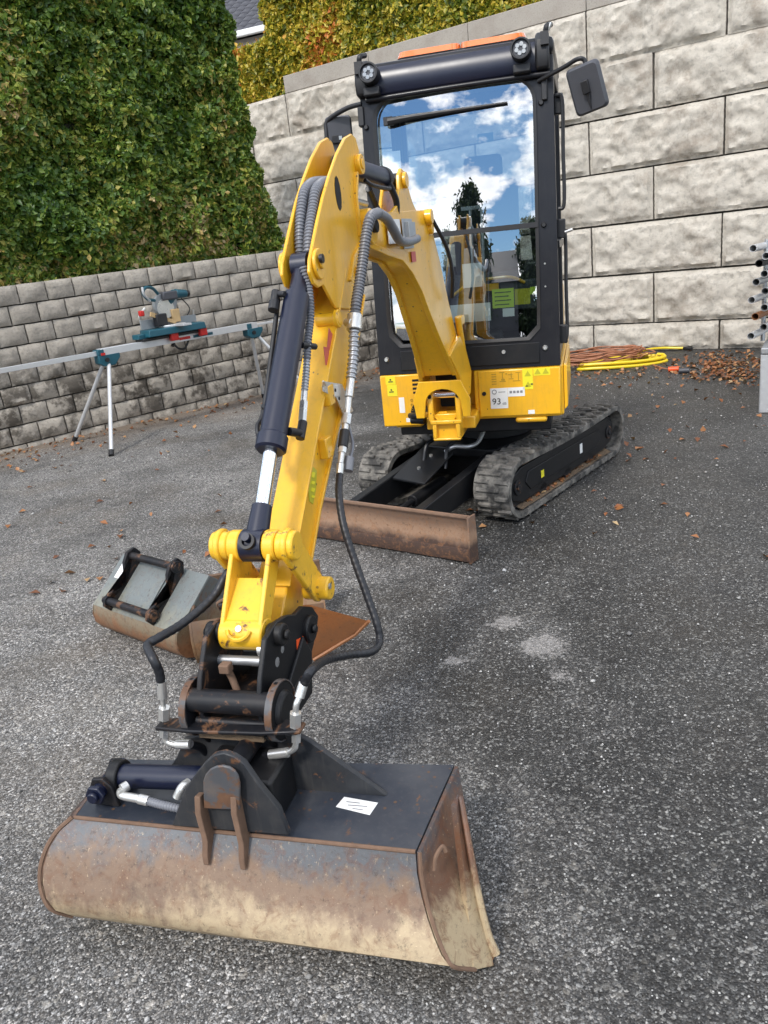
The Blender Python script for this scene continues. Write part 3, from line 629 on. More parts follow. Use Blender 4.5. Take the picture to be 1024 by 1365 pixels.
for k, (a, b) in enumerate((((-.62, .12, .44), (-.63, -.10, .33)), ((-.48, .12, .44), (-.47, -.10, .31)))):
    mb = MB(UM); mb.tube([a, (Vector(a)+Vector(b))/2+Vector((0, -.05, .06)), b], .011, 8); link('hose', mb, MT['rubber_hose'], EX)

# ---- house: x across, y back, z up; origin below the middle of the front panel
HY = R(15.7); HM = Matrix.Translation((.571, 4.55, 0)) @ Matrix.Rotation(-HY, 4, 'Z') @ Matrix.Rotation(R(.8), 4, 'Y')
def rbox2(x0, x1, z0, z1, r, n=5):          # rounded rectangle, anticlockwise
    out_ = []
    for cx_, cz_, a0 in ((x1-r, z0+r, -90), (x1-r, z1-r, 0), (x0+r, z1-r, 90), (x0+r, z0+r, 180)):
        for i in range(n+1):
            a = R(a0+90*i/n); out_.append((cx_+r*math.cos(a), cz_+r*math.sin(a)))
    return out_
mb = MB(HM); mb.prism([(-.525, 0.03), (-.5, 0), (-.30, 0), (-.30, .14), (.02, .14), (.02, .0), (.50, 0), (.525, .03), (.53, 1.35), (.40, 1.55), (-.40, 1.55), (-.53, 1.35)], lambda a, b: (a, b, .61), lambda a, b: (a, b, .90))
body = link('lower_body', mb, MT['yellow'], EX, bevel=.010)
mb = MB(HM); mb.box((.045, -.012, .622), (.51, .02, .894)); dr = link('access_panel', mb, MT['yellow'], EX, bevel=.008)
mb = MB(HM); mb.box((-.535, -.012, .59), (-.29, .02, .898)); dl_ = link('left_panel', mb, MT['yellow'], EX, bevel=.008)
for a, b in ((.25, .43), (-.47, -.30)):
    mb = MB(HM); mb.box((a, -.0, .578), (b, .3, .612)); link('underside_lip', mb, MT['yellow'], EX, bevel=.014)
mb = MB(HM); mb.box((-.50, .98, .88), (.50, 1.52, 1.30)); link('engine_cover', mb, MT['yellow'], EX, bevel=.06)
mb = MB(HM); mb.box((-.45, .05, .52), (.45, 1.2, .61)); link('floor_plate', mb, MT['black'], EX, bevel=.01)
mb = MB(HM); mb.prism([(.528, .90), (.545, .89), (.548, .66), (.528, .64)], lambda a, b: (a, .03, b), lambda a, b: (a, .9, b)); link('side_skirt', mb, MT['yellow'], EX, bevel=.004)
# panel details
for k in range(4):
    mb = MB(HM); z = .783+.024*k; mb.box((-.340, -.0135, z), (-.300, -.0115, z+.013)); link('vent_slot', mb, MT['dark'], dl_)
def hdec(name, x0, x1, z0, z1, m, par, y=-.0135, **kw):
    mb = MB(HM); mb.box((x0, y, z0), (x1, y+.001, z1)); return link(name, mb, m, par, **kw)
hdec('decal', -.500, -.440, .845, .892, MT['decal_yellow'], dl_); hdec('decal', -.495, -.435, .775, .843, MT['decal_yellow'], dl_)
hdec('white_decal', -.430, -.397, .672, .765, MT['white'], dl_); hdec('white_decal', -.395, -.365, .615, .64, MT['white'], dl_)
for k in range(3):
    mb = MB(HM); z = .69+.028*k; mb.ring((-.352, -.016, z), (-.352, -.011, z), .0085, .005, 12); link('bolt_hole', mb, MT['decal_ochre'], dl_)
mb = MB(HM); mb.cyl((-.312, -.016, .675), (-.312, .02, .675), .05, n=28); mb.cyl((-.30, -.03, .64), (-.30, .02, .64), .03); link('side_opening', mb, MT['dark'], EX)
dd = hdec('noise_decal', .113, .213, .672, .790, MT['white'], dr); hdec('white_decal', .214, .310, .738, .790, MT['white'], dr)
hdec('yellow_decal', .300, .358, .775, .893, MT['decal_yellow'], dr); hdec('yellow_decal', .362, .455, .850, .893, MT['decal_yellow'], dr); hdec('white_decal', .325, .362, .632, .655, MT['white'], dr)
def hm(x, z, y=-.0150): return basis(HM @ Vector((x, y, z)), HM.to_3x3() @ Vector((1, 0, 0)), HM.to_3x3() @ Vector((0, 0, 1)))
textobj('decal_text', '93', .052, hm(.148, .712), MT['print'], dr); textobj('decal_text', 'dB', .022, hm(.192, .700), MT['greydecal'], dr)
mb = MB(HM); mb.ring((.137, -.0150, .769), (.137, -.0137, .769), .014, .010, 16); link('decal_mark', mb, MT['greydecal'], dr)
hdec('decal_mark', .160, .200, .765, .769, MT['greydecal'], dr, y=-.0146)
for k in range(4): hdec('decal_mark', .224+.02*k, .238+.02*k, .757, .771, MT['greydecal'], dr, y=-.0146)
for i in range(5): hdec('diagram_line', .125, .152, .868-.014*i, .873-.014*i, MT['decal_ochre'], dr)
for (a, b, c, d_) in ((.17,.876,.2,.881),(.185,.85,.19,.876),(.22,.862,.245,.867),(.235,.845,.24,.875),(.262,.872,.290,.876),(.275,.83,.28,.87),(.17,.825,.205,.830),(.18,.832,.2,.842),(.245,.825,.288,.829),(.225,.838,.25,.842),(.205,.866,.215,.873)):
    hdec('diagram_line', a, c, b, d_, MT['decal_ochre'], dr)
for (x, z) in ((.33, .862), (.33, .802), (.385, .871), (.43, .871)):
    mb = MB(HM); mb.add([(x-.018, -.0147, z-.012), (x+.018, -.0147, z-.012), (x, -.0147, z+.018)], [(0, 1, 2)]); link('warning_triangle', mb, MT['lime_gold'], dr)
for (x, z, m) in ((.318, .79, 'print'), (.345, .80, 'print')): hdec('decal_mark', x, x+.012, z, z+.008, MT[m], dr, y=-.0147)
for z in (.868, .808):
    hdec('decal_mark', -.484, -.456, z-.01, z-.004, MT['print'], dl_, y=-.0147); hdec('decal_mark', -.474, -.466, z, z+.01, MT['print'], dl_, y=-.0147)
mb = MB(HM); mb.cyl((.078, -.018, .762), (.078, -.010, .762), .012, n=16); link('lock', mb, MT['dark'], dr)

# ---- cab, front plane leans back by 4.9 degrees
LE = R(4.9); FM = HM @ Matrix.Translation((0, -.004, .90)) @ Matrix.Rotation(-LE, 4, 'X')      # x across, y back, z up the leaning front
DX = .99                                                                                    # depth of cab
def rzz(z): return (z-.90)/math.cos(LE)     # house height to distance up the front plane
outer = [(-.535, 0), (.512, 0), (.505, 1.575), (-.528, 1.575)]
inn = [(-.395, .155), (.345, .150), (.405, .21), (.408, .3), (.415, 1.33)]
for i in range(7): a = R(90*i/6); inn.append((.305+.11*math.cos(a), 1.37+.11*math.sin(a)))
for i in range(7): a = R(90+90*i/6); inn.append((-.355+.11*math.cos(a), 1.37+.11*math.sin(a)))
inn += [(-.463, .3), (-.455, .22)]
def ringplate(mb, out_, inn_, y0, y1):      # plate with a window: outer polygon sampled by direction from the centre
    cx_ = sum(p[0] for p in inn_)/len(inn_); cz_ = sum(p[1] for p in inn_)/len(inn_)
    def hit(dx, dz):
        best = None
        for (a, b), (c, d_) in zip(out_, out_[1:]+out_[:1]):
            ex, ez = c-a, d_-b; den = dx*ez-dz*ex
            if abs(den) < 1e-9: continue
            t = ((a-cx_)*ez-(b-cz_)*ex)/den; u_ = ((a-cx_)*dz-(b-cz_)*dx)/den
            if t > 0 and -1e-6 <= u_ <= 1+1e-6 and (best is None or t < best): best = t
        return (cx_+dx*best, cz_+dz*best)
    pts = [(p, hit(p[0]-cx_, p[1]-cz_)) for p in inn_]
    # add the outer corners
    res = []
    for k, (p, q) in enumerate(pts):
        res.append((p, q)); p2, q2 = pts[(k+1) % len(pts)]
        for c in out_:
            def ang(z_): return math.atan2(z_[1]-cz_, z_[0]-cx_)
            a0, a1, ac = ang(p), ang(p2), ang(c)
            a1 = a0+((a1-a0+math.pi) % (2*math.pi)-math.pi); ac_ = a0+((ac-a0+math.pi) % (2*math.pi)-math.pi)
            if min(a0, a1) < ac_ < max(a0, a1):
                f = (ac_-a0)/(a1-a0); res.append(((p[0]+(p2[0]-p[0])*f, p[1]+(p2[1]-p[1])*f), c))
    n = len(res); vs = []
    for (p, q) in res: vs += [(q[0], y0, q[1]), (p[0], y0, p[1]), (p[0], y1, p[1]), (q[0], y1, q[1])]
    fs = []
    for k in range(n):
        a = 4*k; b = 4*((k+1) % n)
        for j in range(4): fs.append((a+j, a+(j+1) % 4, b+(j+1) % 4, b+j))
    mb.add(vs, fs)
mb = MB(FM); ringplate(mb, outer, inn, 0, .055); ff = link('front_frame', mb, MT['cabgrey'], EX, bevel=.006)
mb = MB(FM); seal = [(a*.965+(-.025)*.035, .765+(b-.765)*.978) for a, b in inn]
ringplate(mb, [(a*1.025, .765+(b-.765)*1.012) for a, b in inn], seal, -.004, .020) if False else None
n_ = len(inn); rr_ = []
cx_ = sum(p[0] for p in inn)/n_; cz_ = sum(p[1] for p in inn)/n_
def sc_in(p, d): 
    v = Vector((p[0]-cx_, p[1]-cz_)); return (p[0]-v.x/abs(v.x+1e-9)*d if abs(v.x) > .2 else p[0], p[1]-v.y/abs(v.y+1e-9)*d if abs(v.y) > .4 else p[1])
mb = MB(FM)
for rg in ([(0.004, -.004), (-.002, -.010), (.016, -.004), (.018, .02)],):
    rings = []
    for (d, y) in rg: rings.append([(sc_in(p, d)[0], y, sc_in(p, d)[1]) for p in inn])
    mb.loft(rings, closed=True)
link('window_seal', mb, MT['plastic'], ff)
mb = MB(FM); bow = lambda x: .018-.020*(1-min(1, ((x+.025)/.44)**2))-.012*x/.44
zl_ = [.152, .20, .30, .5, .8, 1.1, 1.3, 1.37, 1.42, 1.455, 1.478]
def xlim(z):
    xs = []
    for (a, b), (c, d_) in zip(inn, inn[1:]+inn[:1]):
        if (b-z)*(d_-z) <= 0 and b != d_: xs.append(a+(c-a)*(z-b)/(d_-b))
    return min(xs), max(xs)
mb.loft([[(xlim(z)[0]*(1-k/24)+xlim(z)[1]*k/24, bow(xlim(z)[0]*(1-k/24)+xlim(z)[1]*k/24), z) for k in range(25)] for z in zl_]); link('windscreen', mb, MT['glass'], EX, fixn=False, ang=80)
mb = MB(FM); mb.box((-.46, -.012, .742), (.412, -.003, .768)); link('window_divider', mb, MT['plastic'], ff)
mb = MB(FM); mb.box((-.40, -.010, .02), (.40, -.001, .135)); link('lower_front_panel', mb, MT['black'], ff, bevel=.01)
for (x, z) in ((-.485, .09), (.20, .092), (.43, .10), (-.504, 1.352), (.442, 1.352), (.440, .75), (.44, .55), (.44, .43)):
    r_ = .016 if z in (1.352, .75, .09, .092, .10) else .006
    mb = MB(FM); mb.cyl((x, -.016 if r_ > .01 else -.004, z), (x, .002, z), r_*.62, r_, n=16); link('bolt', mb, MT['plastic'] if z > .7 else MT['zinc'], ff)
# sides, back, roof
def side_x(z, y): return z
for sx, nm in ((-1, 'l'), (1, 'r')):
    xo = -.53 if sx < 0 else .507
    mb = MB(HM)
    y_b = math.tan(LE)*.0
    P = [(.02, .91), (.02+.135, 2.475), (DX, 2.475), (DX, .91)]
    inn2 = [(.085, .98), (.205, 2.40), (DX-.06, 2.40), (DX-.06, .98)]
    vs = []
    for (a, b), (c, d_) in zip(P, inn2):
        for x in (xo, xo-sx*.04): vs += [(x, a, b), (x, c, d_)]
    fs = []
    for k in range(4):
        A = 4*k; B = 4*((k+1) % 4); fs += [(A, A+1, B+1, B), (A+2, B+2, B+3, A+3), (A, B, B+2, A+2), (A+1, A+3, B+3, B+1)]
    mb.add(vs, fs); sf = link('side_frame', mb, MT['cabgrey'], EX, bevel=.005)
    mb = MB(HM); x = xo-sx*.02; mb.add([(x, c, d_) for c, d_ in inn2], [(0, 1, 2, 3)]); link('side_window', mb, MT['sideglass'], EX, fixn=False, flat=True)
    mb = MB(HM); mb.box((xo-.015, .12 if sx > 0 else .12, 1.52), (xo+.012, DX-.03, 1.56)); link('side_rail', mb, MT['cabgrey'], sf, bevel=.004)
mb = MB(HM); mb.box((-.53, DX-.03, .91), (.507, DX+.01, 1.45)); mb.box((-.53, DX-.03, 1.45), (-.46, DX+.01, 2.475)); mb.box((.437, DX-.03, 1.45), (.507, DX+.01, 2.475)); mb.box((-.46, DX-.03, 2.36), (.437, DX+.01, 2.475)); link('rear_frame', mb, MT['cabgrey'], EX, bevel=.006)
mb = MB(HM); mb.add([(-.46, DX-.01, 1.45), (.437, DX-.01, 1.45), (.437, DX-.01, 2.36), (-.46, DX-.01, 2.36)], [(0, 1, 2, 3)]); link('rear_window', mb, MT['sideglass'], EX, fixn=False, flat=True)
mb = MB(HM); mb.box((-.535, .115, 2.472), (.512, DX+.03, 2.555)); roof = link('roof', mb, MT['cabgrey'], EX, bevel=.025)
# front visor: a rounded bar between the lamps, and gutter rail under it
mb = MB(FM); mb.prism([(0, 1.485), (-.035, 1.50), (-.05, 1.535), (-.05, 1.60), (-.02, 1.640), (.06, 1.655), (.14, 1.655), (.14, 1.485)], lambda a, b: (-.44, a, b), lambda a, b: (.43, a, b)); vis = link('roof_visor', mb, MT['navy'], EX, bevel=.006, ang=50)
mb = MB(FM); mb.tube([(-.49, -.022, 1.482), (.0, -.026, 1.484), (.49, -.022, 1.482)], .014, 10); link('gutter_bar', mb, MT['cabgrey'], roof)
for sx, xx in ((-1, -.500), (1, .455)):
    mb = MB(FM); mb.prism([(-.055, 1.50), (-.075, 1.56), (-.06, 1.635), (.0, 1.685), (.12, 1.67), (.12, 1.49)], lambda a, b: (xx-.035, a, b), lambda a, b: (xx+.035, a, b)); link('roof_corner', mb, MT['plastic'], EX, bevel=.012)
for xx in (-.445, .352):
    c0 = Vector((xx, -.085, 1.592)); mb = MB(FM); mb.ring(c0+Vector((0, -.035, 0)), c0+Vector((0, .045, 0)), .052, .041, 28); mb.cyl(c0+Vector((0, .0, 0)), c0+Vector((0, .05, 0)), .050, .035, n=28); lp = link('work_lamp', mb, MT['plastic'], EX, bevel=.003)
    mb = MB(FM); mb.cyl(c0+Vector((0, -.022, 0)), c0+Vector((0, -.016, 0)), .040, n=28); ln = link('lens', mb, MT['mirror_back'], lp)
    for k in range(6):
        a = k*math.pi/3+.3; q = c0+Vector((.021*math.cos(a), -.024, .021*math.sin(a))); mb = MB(FM); mb.cyl(q, q+Vector((0, -.004, 0)), .0105, n=12); link('diode', mb, MT['lens'], lp)
    mb = MB(FM); mb.box((xx-.045, -.075, 1.49), (xx+.045, -.0, 1.535)); link('lamp_bracket', mb, MT['plastic'], EX, bevel=.008)
for xx in (-.505, .47):
    mb = MB(FM); mb.tube([(xx, -.05, 1.63), (xx+.01, -.075, 1.68), (xx+.03, -.03, 1.70)], .014, 8); mb.box((xx-.02, -.09, 1.60), (xx+.02, -.04, 1.66)); link('clamp', mb, MT['plastic'], EX, bevel=.004)
mb = MB(FM); mb.cyl((.487, -.07, 1.665), (.505, -.075, 1.695), .008, n=10); link('clamp_screw', mb, MT['zinc'], EX)
# amber light bar on the roof
mb = MB(HM); mb.prism(rbox2(-.33, .37, .22, .40, .05), lambda a, b: (a, b, 2.556), lambda a, b: (a, b, 2.580)); lbar = link('light_bar', mb, MT['plastic'], EX)
for (a, b) in ((-.30, .045), (.052, .40)):
    mb = MB(HM); mb.prism(rbox2(a-.03, b-.03, .215, .405, .045), lambda a_, b_: (a_, b_, 2.580), lambda a_, b_: (a_*.97, .31+(b_-.31)*.75, 2.612)); link('amber_lens', mb, MT['amber'], lbar)
# wiper, mirrors, grab rails, hinges
mb = MB(FM); mb.tube([(-.375, -.022, 1.362), (-.2, -.026, 1.368), (.27, -.020, 1.372)], lambda t: .015*(1-t)+.006, 8); mb.box((-.40, -.03, 1.345), (-.35, .0, 1.385)); link('wiper', mb, MT['plastic'], EX)
mb = MB(FM); mb.tube([(.43, -.012, 1.455), (.56, -.09, 1.480), (.63, -.14, 1.495), (.665, -.14, 1.48), (.668, -.14, 1.40)], .011, 10); ma = link('mirror_arm', mb, MT['plastic'], EX)
MMc = Matrix.Translation(FM @ Vector((.675, -.13, 1.360))) @ (HM.to_3x3() @ Matrix.Rotation(R(-14), 3, 'Z') @ Matrix.Rotation(R(-12), 3, 'Y') @ Matrix.Rotation(R(14), 3, 'X')).to_4x4()
mb = MB(MMc); mb.prism(rbox2(-.083, .083, -.112, .112, .024), lambda a, b: (a*.85, -.022, b*.9), lambda a, b: (a, .0, b)); mb.prism(rbox2(-.083, .083, -.112, .112, .024), lambda a, b: (a, .0, b), lambda a, b: (a, .012, b)); mr = link('mirror', mb, MT['mirror_back'], EX, ang=30)
mb = MB(MMc); mb.box((-.018, -.045, -.02), (.018, -.022, .04)); mb.prism([(-.012, -.02), (.012, -.02), (0, -.10)], lambda a, b: (a, -.034, b), lambda a, b: (a, -.022, b)); link('mirror_bracket', mb, MT['plastic'], mr, bevel=.003)
mb = MB(FM); mb.tube([(-.52, .0, 1.475), (-.62, .03, 1.47), (-.74, .06, 1.43), (-.755, .06, 1.36), (-.755, .06, 1.20)], .013, 10); link('mirror_arm', mb, MT['plastic'], EX)
ML = Matrix.Translation(FM @ Vector((-.685, .10, 1.345))) @ (HM.to_3x3() @ Matrix.Rotation(R(18), 3, 'Z')).to_4x4()
mb = MB(ML); mb.prism(rbox2(-.08, .07, -.15, .11, .024), lambda a, b: (a*.85, -.022, b*.92), lambda a, b: (a, .0, b)); mb.prism(rbox2(-.08, .07, -.15, .11, .024), lambda a, b: (a, .0, b), lambda a, b: (a, .012, b)); m2 = link('mirror', mb, MT['mirror_back'], EX, ang=30)
mb = MB(ML); mb.box((-.05, -.05, -.035), (.01, -.022, .005)); link('mirror_bracket', mb, MT['plastic'], m2, bevel=.003)
mb = MB(ML); mb.box((-.012, -.055, -.02), (.006, -.051, .0)); link('screw', mb, MT['lens'], m2)
for (x, y, z0, z1) in ((.548, .10, 1.72, 2.28), (.548, .12, 1.02, 1.62)):
    mb = MB(HM); mb.tube([(x-.03, y, z0), (x, y, z0+.03), (x, y+.02, (z0+z1)/2), (x, y+.04, z1-.03), (x-.03, y+.04, z1)], .010, 8); link('grab_rail', mb, MT['plastic'], EX)
for z in (1.62, 2.24, 1.06):
    mb = MB(HM); mb.box((.505, .05+.08*(z-.9), z-.05), (.552, .10+.08*(z-.9), z+.05)); link('hinge', mb, MT['plastic'], EX, bevel=.006)
mb = MB(HM); mb.cyl((.55, .09, 1.60), (.59, .08, 1.61), .008, n=8); link('latch_pin', mb, MT['zinc'], EX)
mb = MB(FM); mb.box((-.545, -.015, 1.36), (-.512, .03, 1.46)); link('hinge', mb, MT['plastic'], EX, bevel=.005)
mb = MB(FM); mb.box((.445, -.02, 1.36), (.475, .0, 1.46)); link('hinge', mb, MT['plastic'], EX, bevel=.005)
# interior
def interior(): pass
mb = MB(HM); mb.box((-.44, .12, .905), (.42, .95, .925)); link('cab_floor', mb, MT['plastic'], EX)
mb = MB(HM); mb.box((-.18, .50, 1.05), (.26, .92, 1.30)); mb.box((-.20, .46, 1.28), (.28, .86, 1.40)); st_ = link('seat', mb, MT['seat'], EX, bevel=.03)
mb = MB(HM); mb.box((-.17, .80, 1.38), (.25, .90, 1.95)); link('backrest', mb, MT['seat'], st_, bevel=.04)
mb = MB(HM); mb.box((-.08, .80, 1.94), (.16, .88, 2.10)); link('headrest', mb, MT['seat'], st_, bevel=.03)
for sx in (-1, 1):
    mb = MB(HM); mb.box((.04+sx*.32-.06, .45, .93), (.04+sx*.32+.06, .90, 1.46)); link('console', mb, MT['plastic'], EX, bevel=.02)
    mb = MB(HM); mb.cyl((.04+sx*.32, .50, 1.45), (.04+sx*.32, .46, 1.64), .012, .02); mb.ball((.04+sx*.32, .45, 1.66), .032); link('joystick', mb, MT['plastic'], EX)
for xx in (.02, .085):
    mb = MB(HM); mb.tube([(xx, .20, .93), (xx, .22, 1.3), (xx, .26, 1.78)], .009, 8); mb.box((xx-.05, .25, 1.77), (xx+.05, .28, 1.79)); link('travel_lever', mb, MT['galv'], EX)
for xx in (-.06, .12):
    mb = MB(HM); mb.box((xx-.06, .14, .93), (xx+.06, .26, 1.10)); link('pedal_boot', mb, MT['plastic'], EX, bevel=.03)
mb = MB(HM); mb.tube([(-.12, .30, 1.30), (.0, .28, 1.37), (.16, .28, 1.385), (.24, .28, 1.38), (.31, .30, 1.345)], .009, 8); mb.box((.07, .27, 1.315), (.16, .30, 1.355)); link('lock_bar', mb, MT['yellow'], EX)
mb = MB(FM); mb.box((-.02, .05, .46), (.09, .052, .59)); link('paper', mb, MT['white'], EX); mb = MB(FM); mb.box((-.10, .05, .27), (.13, .052, .37)); link('paper', mb, MT['white'], EX)
mb = MB(HM); mb.box((.16, .30, 1.19), (.42, .34, 1.36)); link('dash_panel', mb, MT['mirror_back'], EX, bevel=.01)
sk = None
for (a, b, c, d_, mm) in ((.145, .335, .265, .438, 'decal_lime'), (.270, .345, .355, .430, 'lime_gold'), (.355, .395, .405, .435, 'decal_lime'), (.20, .285, .265, .33, 'white')):
    mb = MB(FM); mb.box((a, .024, b), (c, .026, d_)); q = link('window_sticker', mb, MT[mm], EX); sk = sk or q
for k in range(4):
    mb = MB(FM); mb.box((.158, .0225, .35+.022*k), (.158+.08+.012*(k % 2), .0238, .355+.022*k)); link('sticker_line', mb, MT['print'], sk)
# blue white screens taped high inside the glass
for (a, b, c, d_) in ((-.43, 1.02, -.33, 1.22), (.10, 1.205, .185, 1.25)):
    mb = MB(FM); mb.box((a, .03, b), (c, .032, d_)); link('window_label', mb, MT['teal'] if a > 0 else MT['white'], EX)

# ---- swing post
mb = MB(HM)
def ringpost(x0, x1, z0, z1): pass
px_ = -.108; PY0, PY1 = -.30, -.10
mb.box((px_-.085, PY0+.03, .66), (px_+.085, .12, .71)); mb.box((px_-.13, PY0+.12, .60), (px_+.15, .14, .67)); mb.box((px_-.075, PY0+.0, .562), (px_+.08, PY1+.06, .578)); mb.box((px_-.075, PY0+.0, .575), (px_-.052, PY1, .672)); mb.box((px_+.056, PY0+.0, .575), (px_+.08, PY1, .672)); mb.box((px_-.07, PY0+.03, .57), (px_+.07, PY1, .67)); mb.box((px_-.085, PY0-.004, .655), (px_+.09, PY0+.05, .680))
sw = link('swing_post', mb, MT['yellow'], EX, bevel=.007)
for sx in (-1, 1):                          # forked lugs of the post on either side of the opening
    mb = MB(HM); poly = [(PY0+.0, .67), (PY0-.004, .80), (PY0+.02, .845), (PY0+.09, .855), (PY1+.10, .80), (PY1+.12, .67)]
    mb.prism(poly, lambda a, b: (px_+sx*.078-.017, a, b), lambda a, b: (px_+sx*.078+.017, a, b)); link('post_ear', mb, MT['yellow'], sw, bevel=.008)
    mb = MB(HM); mb.cyl((px_+sx*.078, PY0-.002, .815), (px_+sx*.078, PY0-.012, .815), .011, n=12); link('pin_bolt', mb, MT['black'], sw)
# rounded bowl between the lugs
mb = MB(HM); bw = []
for y_ in (PY0+.015, PY1+.05): bw.append([(px_+.066*math.cos(R(180+180*i/12)), y_, .745+.07*math.sin(R(180+180*i/12))) for i in range(13)]+[(px_+.076*math.cos(R(360-180*i/12)), y_, .745+.083*math.sin(R(360-180*i/12))) for i in range(13)])
mb.loft(bw, closed=True, cap=True); link('post_bowl', mb, MT['yellow'], sw)
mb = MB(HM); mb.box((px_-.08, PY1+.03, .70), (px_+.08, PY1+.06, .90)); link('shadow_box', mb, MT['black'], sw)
# arched end plate of the boom foot, spanning over the post
arch = [(px_-.155, .700), (px_-.165, .80), (px_-.125, .905), (px_+.105, .905), (px_+.150, .80), (px_+.145, .700)]
inr = [(px_+.105, .700)]+[(px_+.0+.098*math.cos(R(180*i/10)), .775+.085*math.sin(R(180*i/10))) for i in range(11)]+[(px_-.110, .700)]
mb = MB(HM); pl_ = arch+inr; mb.prism(pl_, lambda a, b: (a, PY0-.045+.10*(.905-b), b), lambda a, b: (a, PY0-.025+.10*(.905-b), b)); link('foot_arch', mb, MT['yellow'], EX, bevel=.003)
mb = MB(HM); mb.cyl((px_-.12, PY0+.06, .812), (px_+.12, PY0+.06, .812), .020, n=20); link('foot_pin', mb, MT['chrome'], sw)
mb = MB(HM); mb.tube([(px_-.13, PY0+.06, .70), (px_-.19, PY0+.10, .69), (px_-.23, PY0+.16, .68)], .018, 10); mb.cyl((px_-.22, PY0+.14, .66), (px_-.14, PY0+.12, .66), .024); link('swing_ram', mb, MT['black'], EX)
mb = MB(HM); mb.cyl((px_-.16, PY0+.07, .70), (px_+.0, PY0+.07, .70), .016, n=14); link('swing_pin', mb, MT['yellow'], sw)

# ---- boom frame: s forwards along the boom, o sideways (to the image right), z up
YB = R(17.8); BD = Vector((-math.sin(YB), -math.cos(YB), 0)); BL = Vector((math.cos(YB), -math.sin(YB), 0)); BS = Vector((.41, 4.38, 0))
BM = Matrix.Translation(BS) @ Matrix((BD, BL, Vector((0, 0, 1)))).transposed().to_4x4()      # local (s, o, z)
def bp(x, y, o=0.0):                        # boom-frame point at sideways offset o seen at a pixel
    q = pp(x, y, BS+BL*o, BL)-BS; return Vector((q.dot(BD), o, q.z))
def plate(mb, poly, o0, o1): return mb.prism(poly, lambda a, b: (a, o0, b), lambda a, b: (a, o1, b))
low = [(1.33, 1.635), (1.05, 1.590), (.84, 1.560), (.70, 1.50), (.57, 1.41), (.47, 1.30), (.34, 1.17), (.20, 1.03), (.10, .93)]
upr = [(1.30, 1.752), (.95, 1.752), (.55, 1.764), (.30, 1.768), (.23, 1.72), (.10, 1.53), (.0, 1.31), (-.10, 1.11), (-.16, .98)]
hwl = [.042, .044, .047, .050, .055, .060, .068, .080, .090]
mb = MB(BM); rings = []
for (a, b), (c, d_), h in zip(low, upr, hwl): rings.append([(a, -h, b), (a, h, b), (c, h, d_), (c, -h, d_)])
mb.loft(rings, closed=True, cap=True); boom = link('boom', mb, MT['yellow'], EX, bevel=.007)
# raised side plates edge
for sx in (-1, 1):
    mb = MB(BM); o_ = [sx*(h+.001) for h in hwl]; q_ = [sx*(h+.012) for h in hwl]; n = len(low)
    vs = []
    for k in range(n):
        a = Vector(low[k]); b = Vector(upr[k]); e = (b-a).normalized()*.024
        a2 = a-e*.5
        vs += [(a2.x, o_[k]-sx*.014, a2.y), (a2.x, q_[k], a2.y), (a2.x+e.x, q_[k], a2.y+e.y), (a2.x+e.x, o_[k]-sx*.014, a2.y+e.y)]
    fs = [(4*k+j, 4*k+(j+1) % 4, 4*k+4+(j+1) % 4, 4*k+4+j) for k in range(n-1) for j in range(4)]+[(0, 1, 2, 3), (4*n-1, 4*n-2, 4*n-3, 4*n-4)]
    mb.add(vs, fs); link('lower_flange', mb, MT['yellow'], boom, bevel=.003)
    # foot ear flaring outwards
    mb = MB(BM); F = [(.22, 1.05), (.10, .93), (.055, .84), (-.02, .775), (-.09, .79), (-.17, .90), (-.13, 1.02), (-.05, 1.12)]
    H_ = [.072, .090, .100, .105, .108, .108, .095, .080]
    vs = [(a, sx*h, b) for (a, b), h in zip(F, H_)]+[(a, sx*(h+.026), b) for (a, b), h in zip(F, H_)]; m_ = len(F)
    mb.add(vs, [tuple(range(m_)), tuple(range(m_, 2*m_))[::-1]]+[(i, (i+1) % m_, m_+(i+1) % m_, m_+i) for i in range(m_)]); link('foot_ear', mb, MT['yellow'], boom, bevel=.006)
mb = MB(BM); mb.cyl((1.335, -.082, 1.692), (1.335, .082, 1.692), .064, n=36); link('tip_boss', mb, MT['yellow'], boom, bevel=.006)
mb = MB(BM); mb.cyl((1.335, .08, 1.692), (1.335, .100, 1.692), .024, n=16); link('pin_end', mb, MT['plastic'], boom, bevel=.003)
for sx in (-1, 1):                          # lugs that carry the arm ram
    mb = MB(BM); plate(mb, [(.92, 1.745), (.80, 1.78), (.74, 1.85), (.72, 1.905), (.67, 1.935), (.61, 1.925), (.585, 1.87), (.52, 1.80), (.44, 1.755)], sx*.036-.008, sx*.036+.008); link('ram_lug', mb, MT['yellow'], boom, bevel=.004)
    mb = MB(BM); mb.cyl((.66, sx*.044, 1.885), (.66, sx*.062, 1.885), .034, n=20); link('lug_boss', mb, MT['yellow'], boom, bevel=.004)
mb = MB(BM); mb.cyl((.31, .045, 1.735), (.31, .085, 1.735), .035, n=20); mb.cyl((.27, .045, 1.68), (.27, .075, 1.68), .025, n=20); link('boom_ram_boss', mb, MT['yellow'], boom, bevel=.004)
mb = MB(BM); mb.cyl((-.14, .10, 1.0), (-.05, .10, 1.22), .018, n=12); mb.box((-.16, .085, 1.17), (-.06, .118, 1.22)); link('guard_bracket', mb, MT['yellow'], boom, bevel=.005)
mb = MB(BM); mb.cyl((.22, .0, 1.66), (-.36, .0, .98), .045, n=24) ; mb.cyl((-.1, 0, 1.28), (-.22, 0, .86), .022); link('boom_ram', mb, MT['navy'], EX, bevel=.003)
